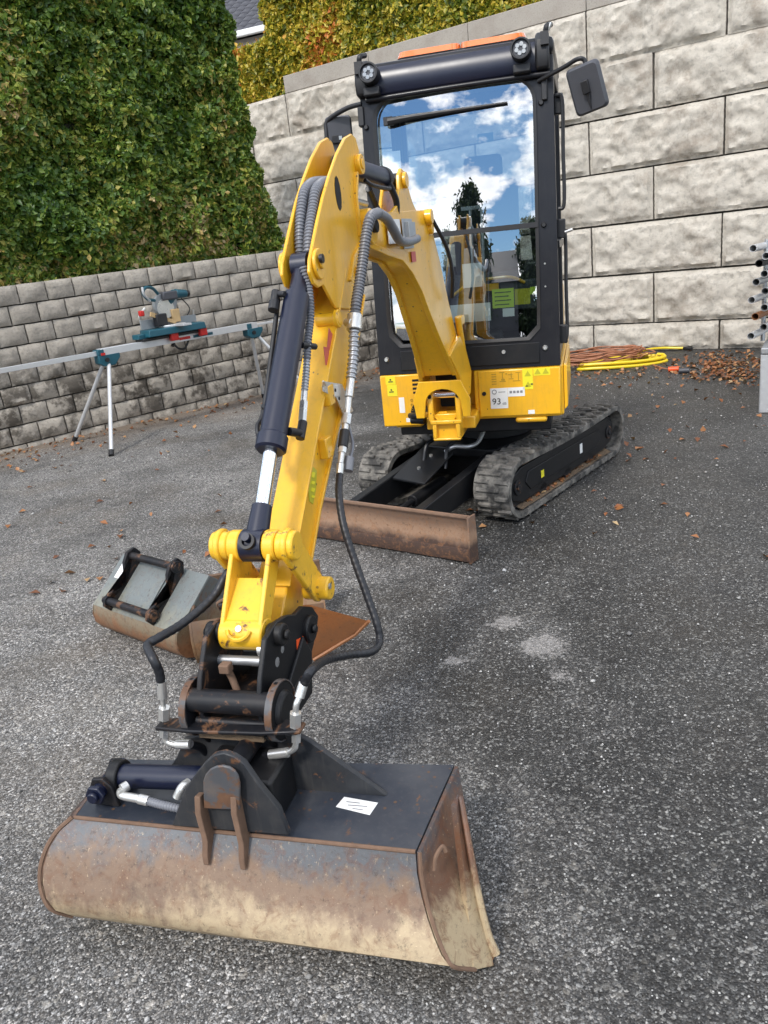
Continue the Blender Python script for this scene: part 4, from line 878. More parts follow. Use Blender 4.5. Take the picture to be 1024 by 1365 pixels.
# bolted plate, square socket and decals on the right side of the boom
def hwat(s): 
    for (a, _), (c, _2), h, h2 in zip(low, low[1:], hwl, hwl[1:]):
        if c <= s <= a: return h+(h2-h)*(a-s)/(a-c)
    return .045
mb = MB(BM); mb.box((.84, .053, 1.625), (1.04, .058, 1.722)); bpl = link('valve_plate', mb, MT['white'], boom, bevel=.002)
mb = MB(BM); mb.cyl((.98, .058, 1.675), (.98, .062, 1.675), .016, n=16); link('plate_hole', mb, MT['decal_ochre'], bpl)
mb = MB(BM); mb.box((.62, .054, 1.60), (.80, .0565, 1.725)); mb.box((.64, .0565, 1.615), (.76, .075, 1.71)); link('coupling_block', mb, MT['galv'], boom, bevel=.003)
mb = MB(BM); mb.box((.60, .0545, 1.54), (.68, .0560, 1.585)); link('red_sticker', mb, MT['red_decal'], boom)
mb = MB(BM); P = [Vector((-.02, .06, 1.55)), Vector((-.02, .12, 1.45)), Vector((-.08, .11, 1.35)), Vector((-.1, .08, 1.30))]
mb.tube([(.24, .07, 1.72), (.14, .11, 1.58), (.10, .12, 1.45), (.06, .10, 1.33)], .010, 8); link('hose', mb, MT['rubber_hose'], EX)
def bps(x, y, s):                             # boom-frame point on the crosswise plane at distance s
    q = pp(x, y, BS+BD*s, BD)-BS; return Vector((s, q.dot(BL), q.z))
# ---- arm
ck = [(1.30, 1.955), (1.325, 1.995), (1.37, 2.005), (1.45, 1.985), (1.56, 1.925), (1.66, 1.855), (1.75, 1.785), (1.83, 1.71), (1.895, 1.645), (1.94, 1.60), (1.955, 1.565), (1.935, 1.53), (1.895, 1.515), (1.85, 1.52),
      (1.76, 1.44), (1.60, 1.42), (1.40, 1.60), (1.385, 1.66), (1.385, 1.77), (1.34, 1.86)]
mb = MB(BM); mb.prism([(1.56, 1.60), (1.80, 1.345), (2.267, .892), (2.43, .735), (2.515, .650), (2.505, .585), (2.45, .555), (2.38, .575), (2.30, .70), (2.137, .862), (1.56, 1.318), (1.42, 1.47), (1.40, 1.66), (1.50, 1.70)], lambda a, b: (a, -.039, b), lambda a, b: (a, .039, b))
arm = link('arm', mb, MT['yellow'], EX, bevel=.005)
def strip(mb, pts, o0, o1, th):             # flat bar following a line in the boom plane
    n = len(pts); vs = []
    for k, p in enumerate(pts):
        a = Vector(pts[max(k-1, 0)]); b = Vector(pts[min(k+1, n-1)]); t = (b-a).normalized(); nn = Vector((-t.y, t.x))*th; q = Vector(p)
        vs += [(q.x, o0, q.y), (q.x, o1, q.y), (q.x+nn.x, o1, q.y+nn.y), (q.x+nn.x, o0, q.y+nn.y)]
    mb.add(vs, [(4*k+j, 4*k+(j+1) % 4, 4*k+4+(j+1) % 4, 4*k+4+j) for k in range(n-1) for j in range(4)]+[(3, 2, 1, 0), (4*n-4, 4*n-3, 4*n-2, 4*n-1)])
mb = MB(BM); strip(mb, [(1.60, 1.556), (1.80, 1.345), (2.267, .892), (2.43, .735)], -.052, .052, .011); link('front_flange', mb, MT['yellow'], arm, bevel=.003)
mb = MB(BM); strip(mb, [(2.30, .712), (2.137, .868), (1.56, 1.324), (1.43, 1.46)], -.052, .052, .011); link('rear_flange', mb, MT['yellow'], arm, bevel=.003)
for sx in (-1, 1):
    mb = MB(BM); plate(mb, ck, sx*.045-.0055, sx*.045+.0055); link('cheek_plate', mb, MT['yellow'], arm, bevel=.0035)
    mb = MB(BM); mb.cyl((1.885, sx*.050, 1.585), (1.885, sx*.062, 1.585), .047, n=28); mb.cyl((1.885, sx*.062, 1.585), (1.885, sx*.070, 1.585), .016, n=12); link('ear_boss', mb, MT['yellow'], arm, bevel=.003)
    mb = MB(BM); mb.cyl((1.345, sx*.050, 1.905), (1.345, sx*.070, 1.905), .034, n=24); mb.cyl((1.345, sx*.070, 1.905), (1.345, sx*.074, 1.905), .018, n=16); link('ram_boss', mb, MT['yellow'], arm, bevel=.003)
mb = MB(BM); mb.cyl((1.90, .068, 1.60), (1.90, .078, 1.60), .014, n=12); link('bolt', mb, MT['plastic'], arm)
mb = MB(BM); mb.prism([(1.60+.030*math.cos(i*.524), 1.80+.055*math.sin(i*.524)) for i in range(12)], lambda a, b: (a, .0502, b), lambda a, b: (a, .0515, b)); link('slot', mb, MT['dark'], arm)
mb = MB(BM); strip(mb, [(1.43, 1.66), (1.43, 1.80), (1.39, 1.88)], .045, .064, .012); strip(mb, [(1.60, 1.52), (1.52, 1.60), (1.43, 1.64)], .045, .060, .012); link('stiffener', mb, MT['yellow'], arm, bevel=.003)
mb = MB(BM); mb.cyl((1.50, -.03, 1.54), (1.50, .056, 1.54), .02); link('cross_tube', mb, MT['yellow'], arm)
p = bp(447, 425, .045); q = bp(462, 422, .06)
mb = MB(BM); mb.cyl((p.x, -.02, p.z), (p.x, .062, p.z), .022, n=20); mb.cyl((p.x, .045, p.z), (p.x, .060, p.z), .030, n=20); link('hose_lug', mb, MT['yellow'], arm, bevel=.003)
for (px1, py1) in ((436, 528), (433, 598)):
    p = bp(px1, py1, .05); mb = MB(BM); mb.box((p.x-.03, .038, p.z-.03), (p.x+.022, .066, p.z+.035)); link('clamp_block', mb, MT['yellow'], arm, bevel=.004)
def decal_on_arm(name, pts, m, o=.0396, par=None):
    q = [bp(x, y, o) for x, y in pts]; mb = MB(BM); mb.prism([(v.x, v.z) for v in q], lambda a, b: (a, o, b), lambda a, b: (a, o+.0012, b)); return link(name, mb, MT[m], par or arm)
decal_on_arm('arrow_decal', [(438, 437), (444, 447), (443, 460), (437, 470), (436, 462)], 'red_decal'); decal_on_arm('arrow_decal', [(431, 462), (437, 463), (439, 472), (442, 483), (434, 487)], 'red_decal')
decal_on_arm('maker_decal', [(415, 620), (422, 627), (421, 652), (417, 672), (412, 668), (411, 655)], 'lime_gold'); 
for (a, b) in ((629, 637), (641, 646), (650, 656), (660, 664)): decal_on_arm('decal_letter', [(416, a), (420, a+1), (418.5, b), (415, b-1)], 'decal_yellow', .0410)
# ---- arm ram, between the arm top and the boom lugs
mb = MB(BM); mb.cyl((1.345, 0, 1.905), (.86, 0, 1.892), .040, n=28); mb.cyl((1.345, -.030, 1.905), (1.345, .030, 1.905), .045, n=24); ar = link('arm_ram', mb, MT['navy'], EX)
mb = MB(BM); mb.cyl((.86, 0, 1.892), (.82, 0, 1.891), .046, n=28); mb.cyl((.82, 0, 1.891), (.70, 0, 1.886), .022, n=20); mb.cyl((.66, -.03, 1.885), (.66, .03, 1.885), .034, n=20); link('ram_gland', mb, MT['plastic'], ar, bevel=.003)
mb = MB(BM); mb.tube([(1.20, .03, 1.862), (1.15, .045, 1.845), (.92, .045, 1.842), (.86, .03, 1.855)], .008, 8); link('ram_pipe', mb, MT['plastic'], ar)
mb = MB(BM); mb.tube([(.86, .03, 1.87), (.80, .04, 1.80), (.78, .03, 1.74), (.72, .01, 1.70)], .014, 10); mb.tube([(.96, -.03, 1.85), (.86, -.04, 1.80), (.84, -.03, 1.76)], .014, 10); link('ram_hose', mb, MT['rubber_hose'], ar)
mb = MB(BM); mb.cyl((1.19, -.03, 1.80), (1.02, -.03, 1.79), .012, n=12); mb.cyl((1.20, -.03, 1.80), (1.17, -.03, 1.80), .017, n=10); link('elbow', mb, MT['zinc'], ar)
# ---- bucket ram
T0 = Vector((1.885, 0, 1.585)); T1 = Vector((2.305, 0, 1.118)); T2 = Vector((2.50, 0, .890)); td = (T1-T0).normalized()
mb = MB(BM); mb.cyl(T0+td*.115, T1-td*.02, .039, n=36); mb.cyl(T0, T0+td*.12, .027, n=24); mb.cyl((1.885, -.026, 1.585), (1.885, .026, 1.585), .040, n=28); br = link('bucket_ram', mb, MT['navy'], EX)
mb = MB(BM); mb.cyl(T1-td*.025, T1+td*.014, .045, n=48, cap=False); mb.cyl(T1+td*.014, T1+td*.02, .045, .038, n=48); mb.cyl(T1-td*.030, T1-td*.025, .040, .045, n=48, cap=False); link('ram_gland', mb, MT['navy'], br)
mb = MB(BM); mb.cyl(T1+td*.02, T2-td*.10, .020, n=28); link('ram_rod', mb, MT['chrome'], br)
mb = MB(BM); mb.cyl(T2-td*.115, T2-td*.02, .028, .032, n=24); mb.cyl((T2.x, -.032, T2.z), (T2.x, .032, T2.z), .044, n=28); mb.cyl((T2.x+.03, 0, T2.z+.03), (T2.x+.05, 0, T2.z+.045), .012, n=10); re = link('rod_eye', mb, MT['navy'], br)
mb = MB(BM); mb.ring(Vector((T2.x+.036, 0, T2.z+.024)), Vector((T2.x+.046, 0, T2.z+.031)), .022, .014, 20); link('grease_cup', mb, MT['plastic'], re)
up_ = Vector((-td.z, 0, td.x)) if False else Vector((.73, 0, .66))
pA = bp(371, 398, -.055); pB = bp(366, 440, -.058); pC = bp(352, 545, -.060); pD = bp(346, 590, -.055)
mb = MB(BM); mb.tube([pA, pB, pC, bp(343, 570, -.062), bp(350, 596, -.04)], .0075, 10); link('ram_pipe', mb, MT['plastic'], br)
mb = MB(BM); mb.cyl(bp(368, 388, -.055), bp(366, 402, -.055), .014, n=8); mb.cyl(bp(366, 402, -.055), bp(364, 414, -.055), .017, n=8); mb.cyl(bp(368, 392, -.055), bp(380, 392, -.02), .010, n=10); link('pipe_union', mb, MT['plastic'], br, bevel=.002)
mb = MB(BM); mb.cyl(bp(351, 542, -.060), bp(362, 545, -.02), .009, n=10); mb.cyl(bp(344, 590, -.055), bp(356, 597, -.02), .010); link('pipe_clip', mb, MT['plastic'], br, bevel=.002)
mb = MB(BM); mb.cyl(bp(402, 460, .03), bp(420, 462, .045), .010, n=10); link('hose_clip', mb, MT['plastic'], br)
mb = MB(BM); mb.cyl(bp(385, 575, .03), bp(402, 578, .04), .013, n=10); mb.cyl(bp(400, 585, .04), bp(404, 562, .04), .014, n=10); link('elbow', mb, MT['plastic'], br, bevel=.002)
# ---- linkage: K ram pin, M rear boss, F front link pin, A arm end pin
K = (2.50, .890); Mq = (2.355, .700); Fq = (2.632, .695); Aq = (2.445, .615)
def capsule(a, b, ra, rb, n=9):
    a = Vector(a); b = Vector(b); t = b-a; an = math.atan2(t.y, t.x); P = []
    for i in range(n+1): x = an+math.pi/2+math.pi*i/n; P.append((a.x+ra*math.cos(x), a.y+ra*math.sin(x)))
    for i in range(n+1): x = an-math.pi/2+math.pi*i/n; P.append((b.x+rb*math.cos(x), b.y+rb*math.sin(x)))
    return P
for sx in (-1, 1):
    mb = MB(BM); plate(mb, capsule(K, Mq, .047, .040), sx*.098-.008, sx*.098+.008); sl2 = link('side_link', mb, MT['yellow_worn'], EX, bevel=.004)
    mb = MB(BM); mb.cyl((K[0], sx*.070, K[1]), (K[0], sx*.122, K[1]), .040, n=28); link('link_boss', mb, MT['yellow_worn'], sl2, bevel=.005)
    mb = MB(BM); mb.cyl((Mq[0], sx*.06, Mq[1]), (Mq[0], sx*.140, Mq[1]), .034, n=28); link('link_boss', mb, MT['yellow_worn'], sl2, bevel=.005)
    mb = MB(BM); mb.cyl((Mq[0]+.012, sx*.1405, Mq[1]+.012), (Mq[0]+.012, sx*.144, Mq[1]+.012), .009, n=10); link('boss_hole', mb, MT['galv'], sl2)
hl = None
mb = MB(BM)
mb.cyl((Fq[0], -.062, Fq[1]), (Fq[0], .062, Fq[1]), .043, n=32); hl = link('bucket_link', mb, MT['yellow_worn'], EX, bevel=.005)
for sx in (-1, 1):
    mb = MB(BM); mb.cyl((K[0], sx*.034, K[1]), (K[0], sx*.069, K[1]), .043, n=28); link('link_eye', mb, MT['yellow_worn'], hl, bevel=.005)
    mb = MB(BM); plate(mb, [(K[0]+.040, K[1]-.005), (Fq[0]+.040, Fq[1]+.012), (Fq[0]-.03, Fq[1]+.02), (K[0]-.030, K[1]-.02)], sx*.054-.0065, sx*.054+.0065); link('link_bar', mb, MT['yellow_worn'], hl, bevel=.003)
mb = MB(BM); mb.prism([(K[0]+.045, K[1]-.075), (Fq[0]+.022, Fq[1]+.03), (Fq[0]+.006, Fq[1]+.03), (K[0]+.030, K[1]-.085)], lambda a, b: (a, -.049, b), lambda a, b: (a, .049, b)); link('web_plate', mb, MT['yellow_worn'], hl, bevel=.002)
mb = MB(BM); c0 = Vector((Fq[0]+.034, 0, Fq[1]+.030)); ax = Vector((.74, 0, .67)); mb.cyl(c0-ax*.01, c0+ax*.004, .009, n=8); link('grease_nipple', mb, MT['zinc'], hl)
# the raised collar round the nipple
vs = []
mb = MB(BM); cp = [c0+Vector((-.67, 0, .74))*(.030*math.sin(t))*-1+Vector((0, .032*math.cos(t), 0))+ax*.002 for t in np.linspace(.15, math.pi-.15, 12)]
mb.tube([q for q in cp], .0055, 6, smooth=False); link('collar', mb, MT['yellow_worn'], hl)
mb = MB(BM); mb.ball((2.42, .0, .80), .016, sc=(1, 1, 2.2)); link('bump_stop', mb, MT['plastic'], arm)

# ---- quick coupler
rp_px = [(348, 905), (354, 852), (368, 829), (382, 820), (393, 819), (403, 808), (416, 809), (424, 821), (422, 840), (414, 876), (392, 925), (380, 962), (352, 965), (346, 945)]
Rp = [bp(x, y, .088) for x, y in rp_px]; Rp = [(v.x, v.z) for v in Rp]
cq = None
for sx in (-1, 1):
    mb = MB(BM); plate(mb, Rp, sx*.083-.007, sx*.083+.007); c_ = link('coupler_plate', mb, MT['black_rusty'] if sx < 0 else MT['black'], EX, bevel=.003)
    if sx > 0: cq = c_
for (S_, r_, o_) in ((Aq, .040, .105), (Fq, .030, .11)):
    for sx in (-1, 1):
        mb = MB(BM); mb.cyl((S_[0], sx*.065, S_[1]), (S_[0], sx*o_, S_[1]), r_, n=24); mb.cyl((S_[0], sx*o_, S_[1]), (S_[0], sx*(o_+.012), S_[1]), .015, n=6); link('coupler_boss', mb, MT['black'], cq, bevel=.005)
mb = MB(BM); mb.cyl((Fq[0]-.03, -.118, Fq[1]-.06), (Fq[0]-.03, -.145, Fq[1]-.06), .022, n=8); link('bolt_head', mb, MT['navy'], cq, bevel=.003)
s8 = 2.795
tb = Vector((2.77, 0, .575))
mb = MB(BM); mb.cyl((tb.x, -.118, tb.z), (tb.x, .118, tb.z), .030, n=28); mb.cyl((tb.x+.012, -.10, tb.z-.052), (tb.x+.012, .10, tb.z-.052), .011, n=14); mt_ = link('locking_tube', mb, MT['black_rusty'], EX, bevel=.003)
for sx in (-1, 1):
    mb = MB(BM); mb.prism([(tb.x-.03+.072*math.cos(i*.3927), tb.z-.035+.078*math.sin(i*.3927)) for i in range(16)], lambda a, b: (a, sx*.118-.008, b), lambda a, b: (a, sx*.118+.008, b)); link('end_disc', mb, MT['black_rusty'] if sx < 0 else MT['black'], mt_, bevel=.004)
    mb = MB(BM); mb.cyl((tb.x-.03, sx*.124, tb.z-.035), (tb.x-.03, sx*.140, tb.z-.035), .055, .045, n=24); link('disc_cap', mb, MT['black'], mt_, bevel=.004)
    mb = MB(BM); mb.ring((tb.x-.03, sx*.109, tb.z-.035), (tb.x-.03, sx*.1275, tb.z-.035), .0775, .074, 24); link('rim', mb, MT['keeper'], mt_)
mb = MB(BM); mb.cyl((2.66, -.09, .63), (2.66, .09, .63), .013, n=14); mb.cyl((2.62, -.02, .645), (2.62, .09, .645), .010); link('cross_pin', mb, MT['galv'], mt_)
mb = MB(BM); mb.cyl((2.66, .045, .665), (2.66, .078, .665), .017, n=16); link('spring_stud', mb, MT['zinc'], mt_)
mb = MB(BM); mb.tube([bp(301, 890, -.02), bp(309, 903, -.015), bp(318, 925, .0)], .010, 8); mb.box(tuple(bp(301, 890, -.02)-Vector((.014, .014, .012))), tuple(bp(301, 890, -.02)+Vector((.014, .014, .012)))); link('latch_lever', mb, MT['rustedge'], mt_, bevel=.003)
mb = MB(BM); mb.box((2.50, -.105, .50), (2.70, .105, .52)); mb.prism([(2.50, .62), (2.46, .55), (2.50, .44), (2.76, .44), (2.80, .50), (2.72, .50)], lambda a, b: (a, -.10, b), lambda a, b: (a, -.088, b)); mb.prism([(2.50, .62), (2.46, .55), (2.50, .44), (2.76, .44), (2.80, .50), (2.72, .50)], lambda a, b: (a, .088, b), lambda a, b: (a, .10, b)); link('coupler_frame', mb, MT['black'], EX, bevel=.004)
bl1, br1 = bps(212, 966, s8), bps(404, 971, s8); zb1 = (bl1.z+br1.z)/2; mb = MB(BM); mb.prism([(2.55, -.10), (2.76, -.12), (s8-.02, bl1.y), (s8+.02, bl1.y), (s8+.03, -.10), (s8+.03, .10), (s8+.02, br1.y), (s8-.02, br1.y), (2.76, .12), (2.55, .10)], lambda a, b: (a, b, zb1-.005+(b-bl1.y)/(br1.y-bl1.y)*(br1.z-bl1.z)-(br1.z-bl1.z)/2), lambda a, b: (a, b, zb1+.005+(b-bl1.y)/(br1.y-bl1.y)*(br1.z-bl1.z)-(br1.z-bl1.z)/2))
link('hose_bracket', mb, MT['black_rusty'], mt_, bevel=.003)
mb = MB(BM); mb.prism([(2.66, -.10), (2.80, -.09), (2.80, .09), (2.66, .10)], lambda a, b: (a, b, .484), lambda a, b: (a, b, .50)); link('dirt', mb, MT['mud'], mt_)
t_ = textobj('decal_text', 'JST', .030, basis(BM @ Vector((bp(402, 855, .09).x, .0915, bp(402, 855, .09).z)), BM.to_3x3() @ Vector((-.72, 0, .70)), BM.to_3x3() @ Vector((.70, 0, .72))), MT['black'], cq, depth=.0004)
mb = MB(BM); q = [bp(x, y, .0905) for x, y in ((395, 853), (408, 846), (410, 862), (396, 869))]; mb.prism([(v.x, v.z) for v in q], lambda a, b: (a, .0903, b), lambda a, b: (a, .0912, b)); link('orange_decal', mb, MT['orange_dec'], cq)

# ---- tilting bucket
KY = R(17); KO = Vector((-.455, 1.585, .310)); KX = Vector((math.cos(KY), -math.sin(KY), 0)); KB = Vector((math.sin(KY), math.cos(KY), 0)); KM = Matrix.Translation(KO) @ Matrix((KX, KB, Vector((0, 0, 1)))).transposed().to_4x4()
def kp(x, y, back=0.0): return KM.inverted() @ pp(x, y, KO+KB*back, KB)      # bucket-frame point on an upright plane
Rr = [gp(554, 1136, .31), gp(556, 1165, .262), gp(562, 1195, .215), gp(570, 1225, .175), gp(579, 1251, .145), gp(588, 1272, .12), gp(599, 1288, .10), gp(628, 1292, .045), gp(652, 1287, .004)]
Lr = [gp(100, 1090, .305), gp(80, 1108, .285), gp(66, 1130, .255), gp(58, 1155, .215), gp(57, 1178, .175), gp(62, 1198, .145), gp(74, 1214, .11), gp(100, 1222, .06), Vector((-.93, 1.70, .004))]
nm = len(Rr); back = .016
def shellring(t, inset=0.0):
    ring_ = [Lr[k].lerp(Rr[k], t) for k in range(nm)]
    return ring_
outer_r = [shellring(i/24) for i in range(25)]
mb = MB(); 
cen = [Vector((0, 0, 0))]*25
inner_r = []
for i, rg in enumerate(outer_r):
    t = i/24; tb_ = Vector((-.84, 1.955, .30)).lerp(Vector((.105, 1.735, .315)), t); cc = (tb_+rg[-1])/2+Vector((0, .0, .03))
    inner_r.append([p+(cc-p).normalized()*.012 for p in rg])
rings = [a+b[::-1] for a, b in zip(outer_r, inner_r)]
mb.loft(rings, closed=True, cap=False)
n2 = len(rings[0])
bk = link('tilt_bucket', mb, MT['shell'], EX, ang=50)
TBl, TBr = Vector((-.84, 1.955, .305)), Vector((.105, 1.735, .318))
mb = MB(); q = [Lr[0], Rr[0], TBr, TBl]; q2 = [p-Vector((0, 0, .012)) for p in q]; mb.add([p+Vector((0, 0, .002)) for p in q]+q2, [(0, 1, 2, 3), (7, 6, 5, 4), (0, 4, 5, 1), (1, 5, 6, 2), (2, 6, 7, 3), (3, 7, 4, 0)]); link('top_plate', mb, MT['topplate'], bk)
for ring_, tbk, sg, lab in ((Rr, TBr, 1, 'rust stained side plate'), (Lr, TBl, -1, None)):
    nrm = KX*sg; mb = MB(); P = list(ring_)+[tbk]
    mid = [p+nrm*.002 for p in P]; out2 = [p+nrm*.012 for p in P]; m_ = len(P)
    mb.add(mid+out2, [tuple(range(m_)), tuple(range(m_, 2*m_))]+[(i, (i+1) % m_, m_+(i+1) % m_, m_+i) for i in range(m_)]); sp = link('side_plate', mb, MT['side'], bk, bevel=.002)
    if lab: sp['label'] = lab
    # wear strip down the mouth edge, flaring to the tip
    a = ring_[-1]; mb = MB()
    w1 = KX*sg*.014
    if sg > 0:
        pts = [(gp(610, 1062, .318), .016), (gp(620, 1120, .25), .016), (gp(629, 1170, .18), .020), (gp(640, 1220, .10), .028), (gp(654, 1265, .03), .045)]
        inner = [gp(600, 1078, .316), gp(606, 1130, .25), gp(612, 1180, .18), gp(617, 1235, .10), gp(622, 1288, .055)]
        o1 = [p for p, _ in pts]; v_ = [p+nrm*.003 for p in o1]+[p+nrm*.016 for p in inner]
        v2 = [p+KB*.012 for p in o1]+[p+KB*.012 for p in inner]
        k5 = 5; vs = v_+v2
        mb.add(vs, [(i, i+1, k5+i+1, k5+i) for i in range(4)]+[(10+i, 10+k5+i, 10+k5+i+1, 10+i+1) for i in range(4)]+[(i, 10+i, 10+i+1, i+1) for i in range(4)]+[(k5+i, k5+i+1, 15+i+1, 15+i) for i in range(4)]+[(0, 5, 15, 10), (4, 14, 19, 9)])
        link('wear_strip', mb, MT['side'], sp)
        mb = MB(); mb.tube([p+nrm*.010 for p in ring_[:-1]], .0048, 6); link('edge_weld', mb, MT['rustedge'], sp)
        c1 = gp(577, 1138, .26)+nrm*.0; cdir = KX
        mb = MB(); mb.tube([gp(573, 1160, .25)+nrm*.01, gp(575, 1142, .275)+nrm*.01, gp(584, 1128, .285)+nrm*.01, gp(589, 1135, .27)+nrm*.01], .005, 6); link('weld_ring', mb, MT['rustedge'], sp)
    else:
        mb.tube([p+nrm*.008 for p in ring_[:-1]], .006, 6); link('edge_weld', mb, MT['rustedge'], sp)
# cutting edge with its tip
a, b = Lr[-1], Rr[-1]; tipR = gp(659, 1274, .012); bk_ = KB*.05
P = [gp(629, 1292, .035), gp(655, 1290, .0), gp(661, 1271, .014), gp(641, 1262, .055)]; Q = [p+KB*.035-KX*.012 for p in P]
mb = MB(); mb.add(P+Q, [(0, 1, 2, 3), (7, 6, 5, 4), (0, 4, 5, 1), (1, 5, 6, 2), (2, 6, 7, 3), (3, 7, 4, 0)]); link('edge_tip', mb, MT['rust'], bk, bevel=.003)
mb = MB(); lip = [gp(610, 1062, .318), gp(622, 1130, .24), gp(634, 1195, .14), gp(646, 1245, .06), gp(657, 1272, .02)]; mb.tube([p+KX*.008 for p in lip], lambda t: .007+.004*t, 8); link('mouth_lip', mb, MT['side'], bk)
mb = MB(); mb.tube([Lr[0]+Vector((0, 0, .001)), Lr[0].lerp(Rr[0], .5)+Vector((0, 0, .001)), Rr[0]+Vector((0, 0, .001))], .0052, 8); link('edge_weld', mb, MT['rustedge'], bk)
# sticker on the top plate
def topz(x, y): return gp(x, y, .3135)
mb = MB(); q = [topz(448, 1076), topz(493, 1087), topz(504, 1071), topz(459, 1063)]; mb.add([p+Vector((0, 0, .0006)) for p in q]+[p+Vector((0, 0, .0018)) for p in q], [(3, 2, 1, 0), (4, 5, 6, 7), (0, 1, 5, 4), (1, 2, 6, 5), (2, 3, 7, 6), (3, 0, 4, 7)]); ws = link('worn_sticker', mb, MT['white'], bk)
for k, (x0, x1) in enumerate(((462, 480), (464, 490), (470, 484))):
    yy_ = 1069+4.5*k; mb = MB(); q = [topz(x0, yy_), topz(x1, yy_+2), topz(x1, yy_+3.2), topz(x0, yy_+1.2)]; mb.add([p+Vector((0, 0, .0022)) for p in q], [(0, 1, 2, 3)]); link('sticker_mark', mb, MT['greydecal'], ws)
# front ear plate (triangle with rounded head), ribs, disc
fe = [kp(x, y, -.004) for x, y in ((229, 1101), (385, 1114), (372, 1080), (345, 1047), (325, 1018), (312, 1009), (298, 1004), (284, 1007), (273, 1017), (262, 1030), (245, 1055))]
def kplate(mb, pts, y0, y1): return mb.prism([(p.x, p.z) for p in pts], lambda a, b: (a, y0, b), lambda a, b: (a, y1, b))
mb = MB(KM); kplate(mb, fe, -.004, .014); ear = link('tilt_ear', mb, MT['dusty'], bk, bevel=.003)
cc = kp(298, 1043, -.008)
mb = MB(KM); mb.cyl((cc.x, -.020, cc.z), (cc.x, -.004, cc.z), .040, n=32); mb.cyl((cc.x, -.020, cc.z), (cc.x, .20, cc.z), .026, n=24); link('pivot_disc', mb, MT['black_rusty'], ear, bevel=.004)
mb = MB(KM); kplate(mb, [kp(x, y, -.02) for x, y in ((273, 1076), (272, 1040), (275, 1031), (281, 1024), (289, 1020), (298, 1019), (307, 1021), (314, 1026), (319, 1034), (321, 1044), (321, 1078))], -.026, -.018); link('keeper_plate', mb, MT['keeper'], ear, bevel=.003)
for (x0, x1) in ((260, 1), (308, 2)):
    mb = MB(KM); P = []
    top_ = kp(x0+2, 1066, -.03); 
    xk = top_.x; zt = top_.z
    # rib follows the bulge of the shell
    t = (xk+.455)/.91; rg = [KM.inverted() @ p for p in [Lr[k].lerp(Rr[k], t) for k in range(4)]]
    prof = [(-.026, zt+.005), (-.038, zt-.035)]+[(rg[0].y-.034, rg[0].z), (rg[1].y-.024, rg[1].z), (rg[2].y-.003, rg[2].z+.012)]+[(p.y+.004, p.z) for p in rg[:2][::-1]]+[(-.002, zt)]
    mb.prism(prof, lambda a, b: (xk-.0075, a, b), lambda a, b: (xk+.0075, a, b)); link('rib', mb, MT['rustedge'], ear, bevel=.002)
# rear carrier plate and gussets
rg_ = [kp(x, y, .17) for x, y in ((357, 1052), (516, 1062), (412, 988), (395, 980), (300, 975), (245, 985), (235, 1010), (222, 1030))]
mb = MB(KM); kplate(mb, rg_, .17, .186); rear = link('carrier_plate', mb, MT['dusty'], bk, bevel=.003)
mb = MB(KM); P1_ = kp(378, 985, .15)
mb.prism([(-.14, .04), (.18, .04), (.13, .16), (-.08, .16)], lambda a, b: (a, .02, b), lambda a, b: (a, .032, b)) if False else mb.box((-.09, .03, .0), (.11, .17, .13)); link('tilt_block', mb, MT['black'], bk, bevel=.01)
# tilt ram along the bucket
a = kp(160, 1034, .10); b = kp(262, 1036, .10)
mb = MB(KM); mb.cyl((a.x, .10, a.z), (b.x+.05, .10, b.z), .031, n=32); tr_ = link('tilt_ram', mb, MT['navy'], bk)
mb = MB(KM); mb.cyl((a.x-.02, .10, a.z), (a.x+.012, .10, a.z), .042, n=28); link('ram_collar', mb, MT['black'], tr_, bevel=.004)
lg = kp(140, 1046, .07); zl = lg.z
for yy in (.055, .135):
    mb = MB(KM); mb.prism([(lg.x-.03, .0), (lg.x-.034, zl), (lg.x-.02, zl+.03), (lg.x+.012, zl+.034), (lg.x+.035, zl+.01), (lg.x+.045, .0)], lambda a_, b_: (a_, yy-.006, b_), lambda a_, b_: (a_, yy+.006, b_)); link('ram_lug', mb, MT['black_rusty'], bk, bevel=.003)
mb = MB(KM); mb.cyl((lg.x, .035, zl), (lg.x, .16, zl), .020, n=20); mb.cyl((lg.x, .022, zl), (lg.x, .036, zl), .028, n=6); mb.cyl((lg.x, .010, zl), (lg.x, .022, zl), .015, n=12); link('ram_pin', mb, MT['navy'], bk, bevel=.003)
f1_, f2_, f3_ = kp(170, 1047, .045), kp(162, 1052, .03), kp(186, 1065, .02)
mb = MB(KM); mb.cyl(f1_, f2_, .013, n=12); mb.tube([f2_, kp(163, 1060, .025), f3_], .011, 10); mb.cyl(f3_, kp(198, 1068, .02), .013, n=12); link('hose_elbow', mb, MT['zinc'], tr_)
mb = MB(KM); mb.tube([kp(198, 1068, .02), kp(225, 1075, .02), kp(250, 1078, .03), kp(275, 1070, .06)], .010, 10, rip=.0012, pitch=.007); link('braided_hose', mb, MT['grey_hose'], tr_)
mb = MB(KM); mb.tube([kp(236, 1063, .03), kp(243, 1050, .04), kp(252, 1043, .06)], .012, 10); link('hose_elbow', mb, MT['zinc'], tr_)

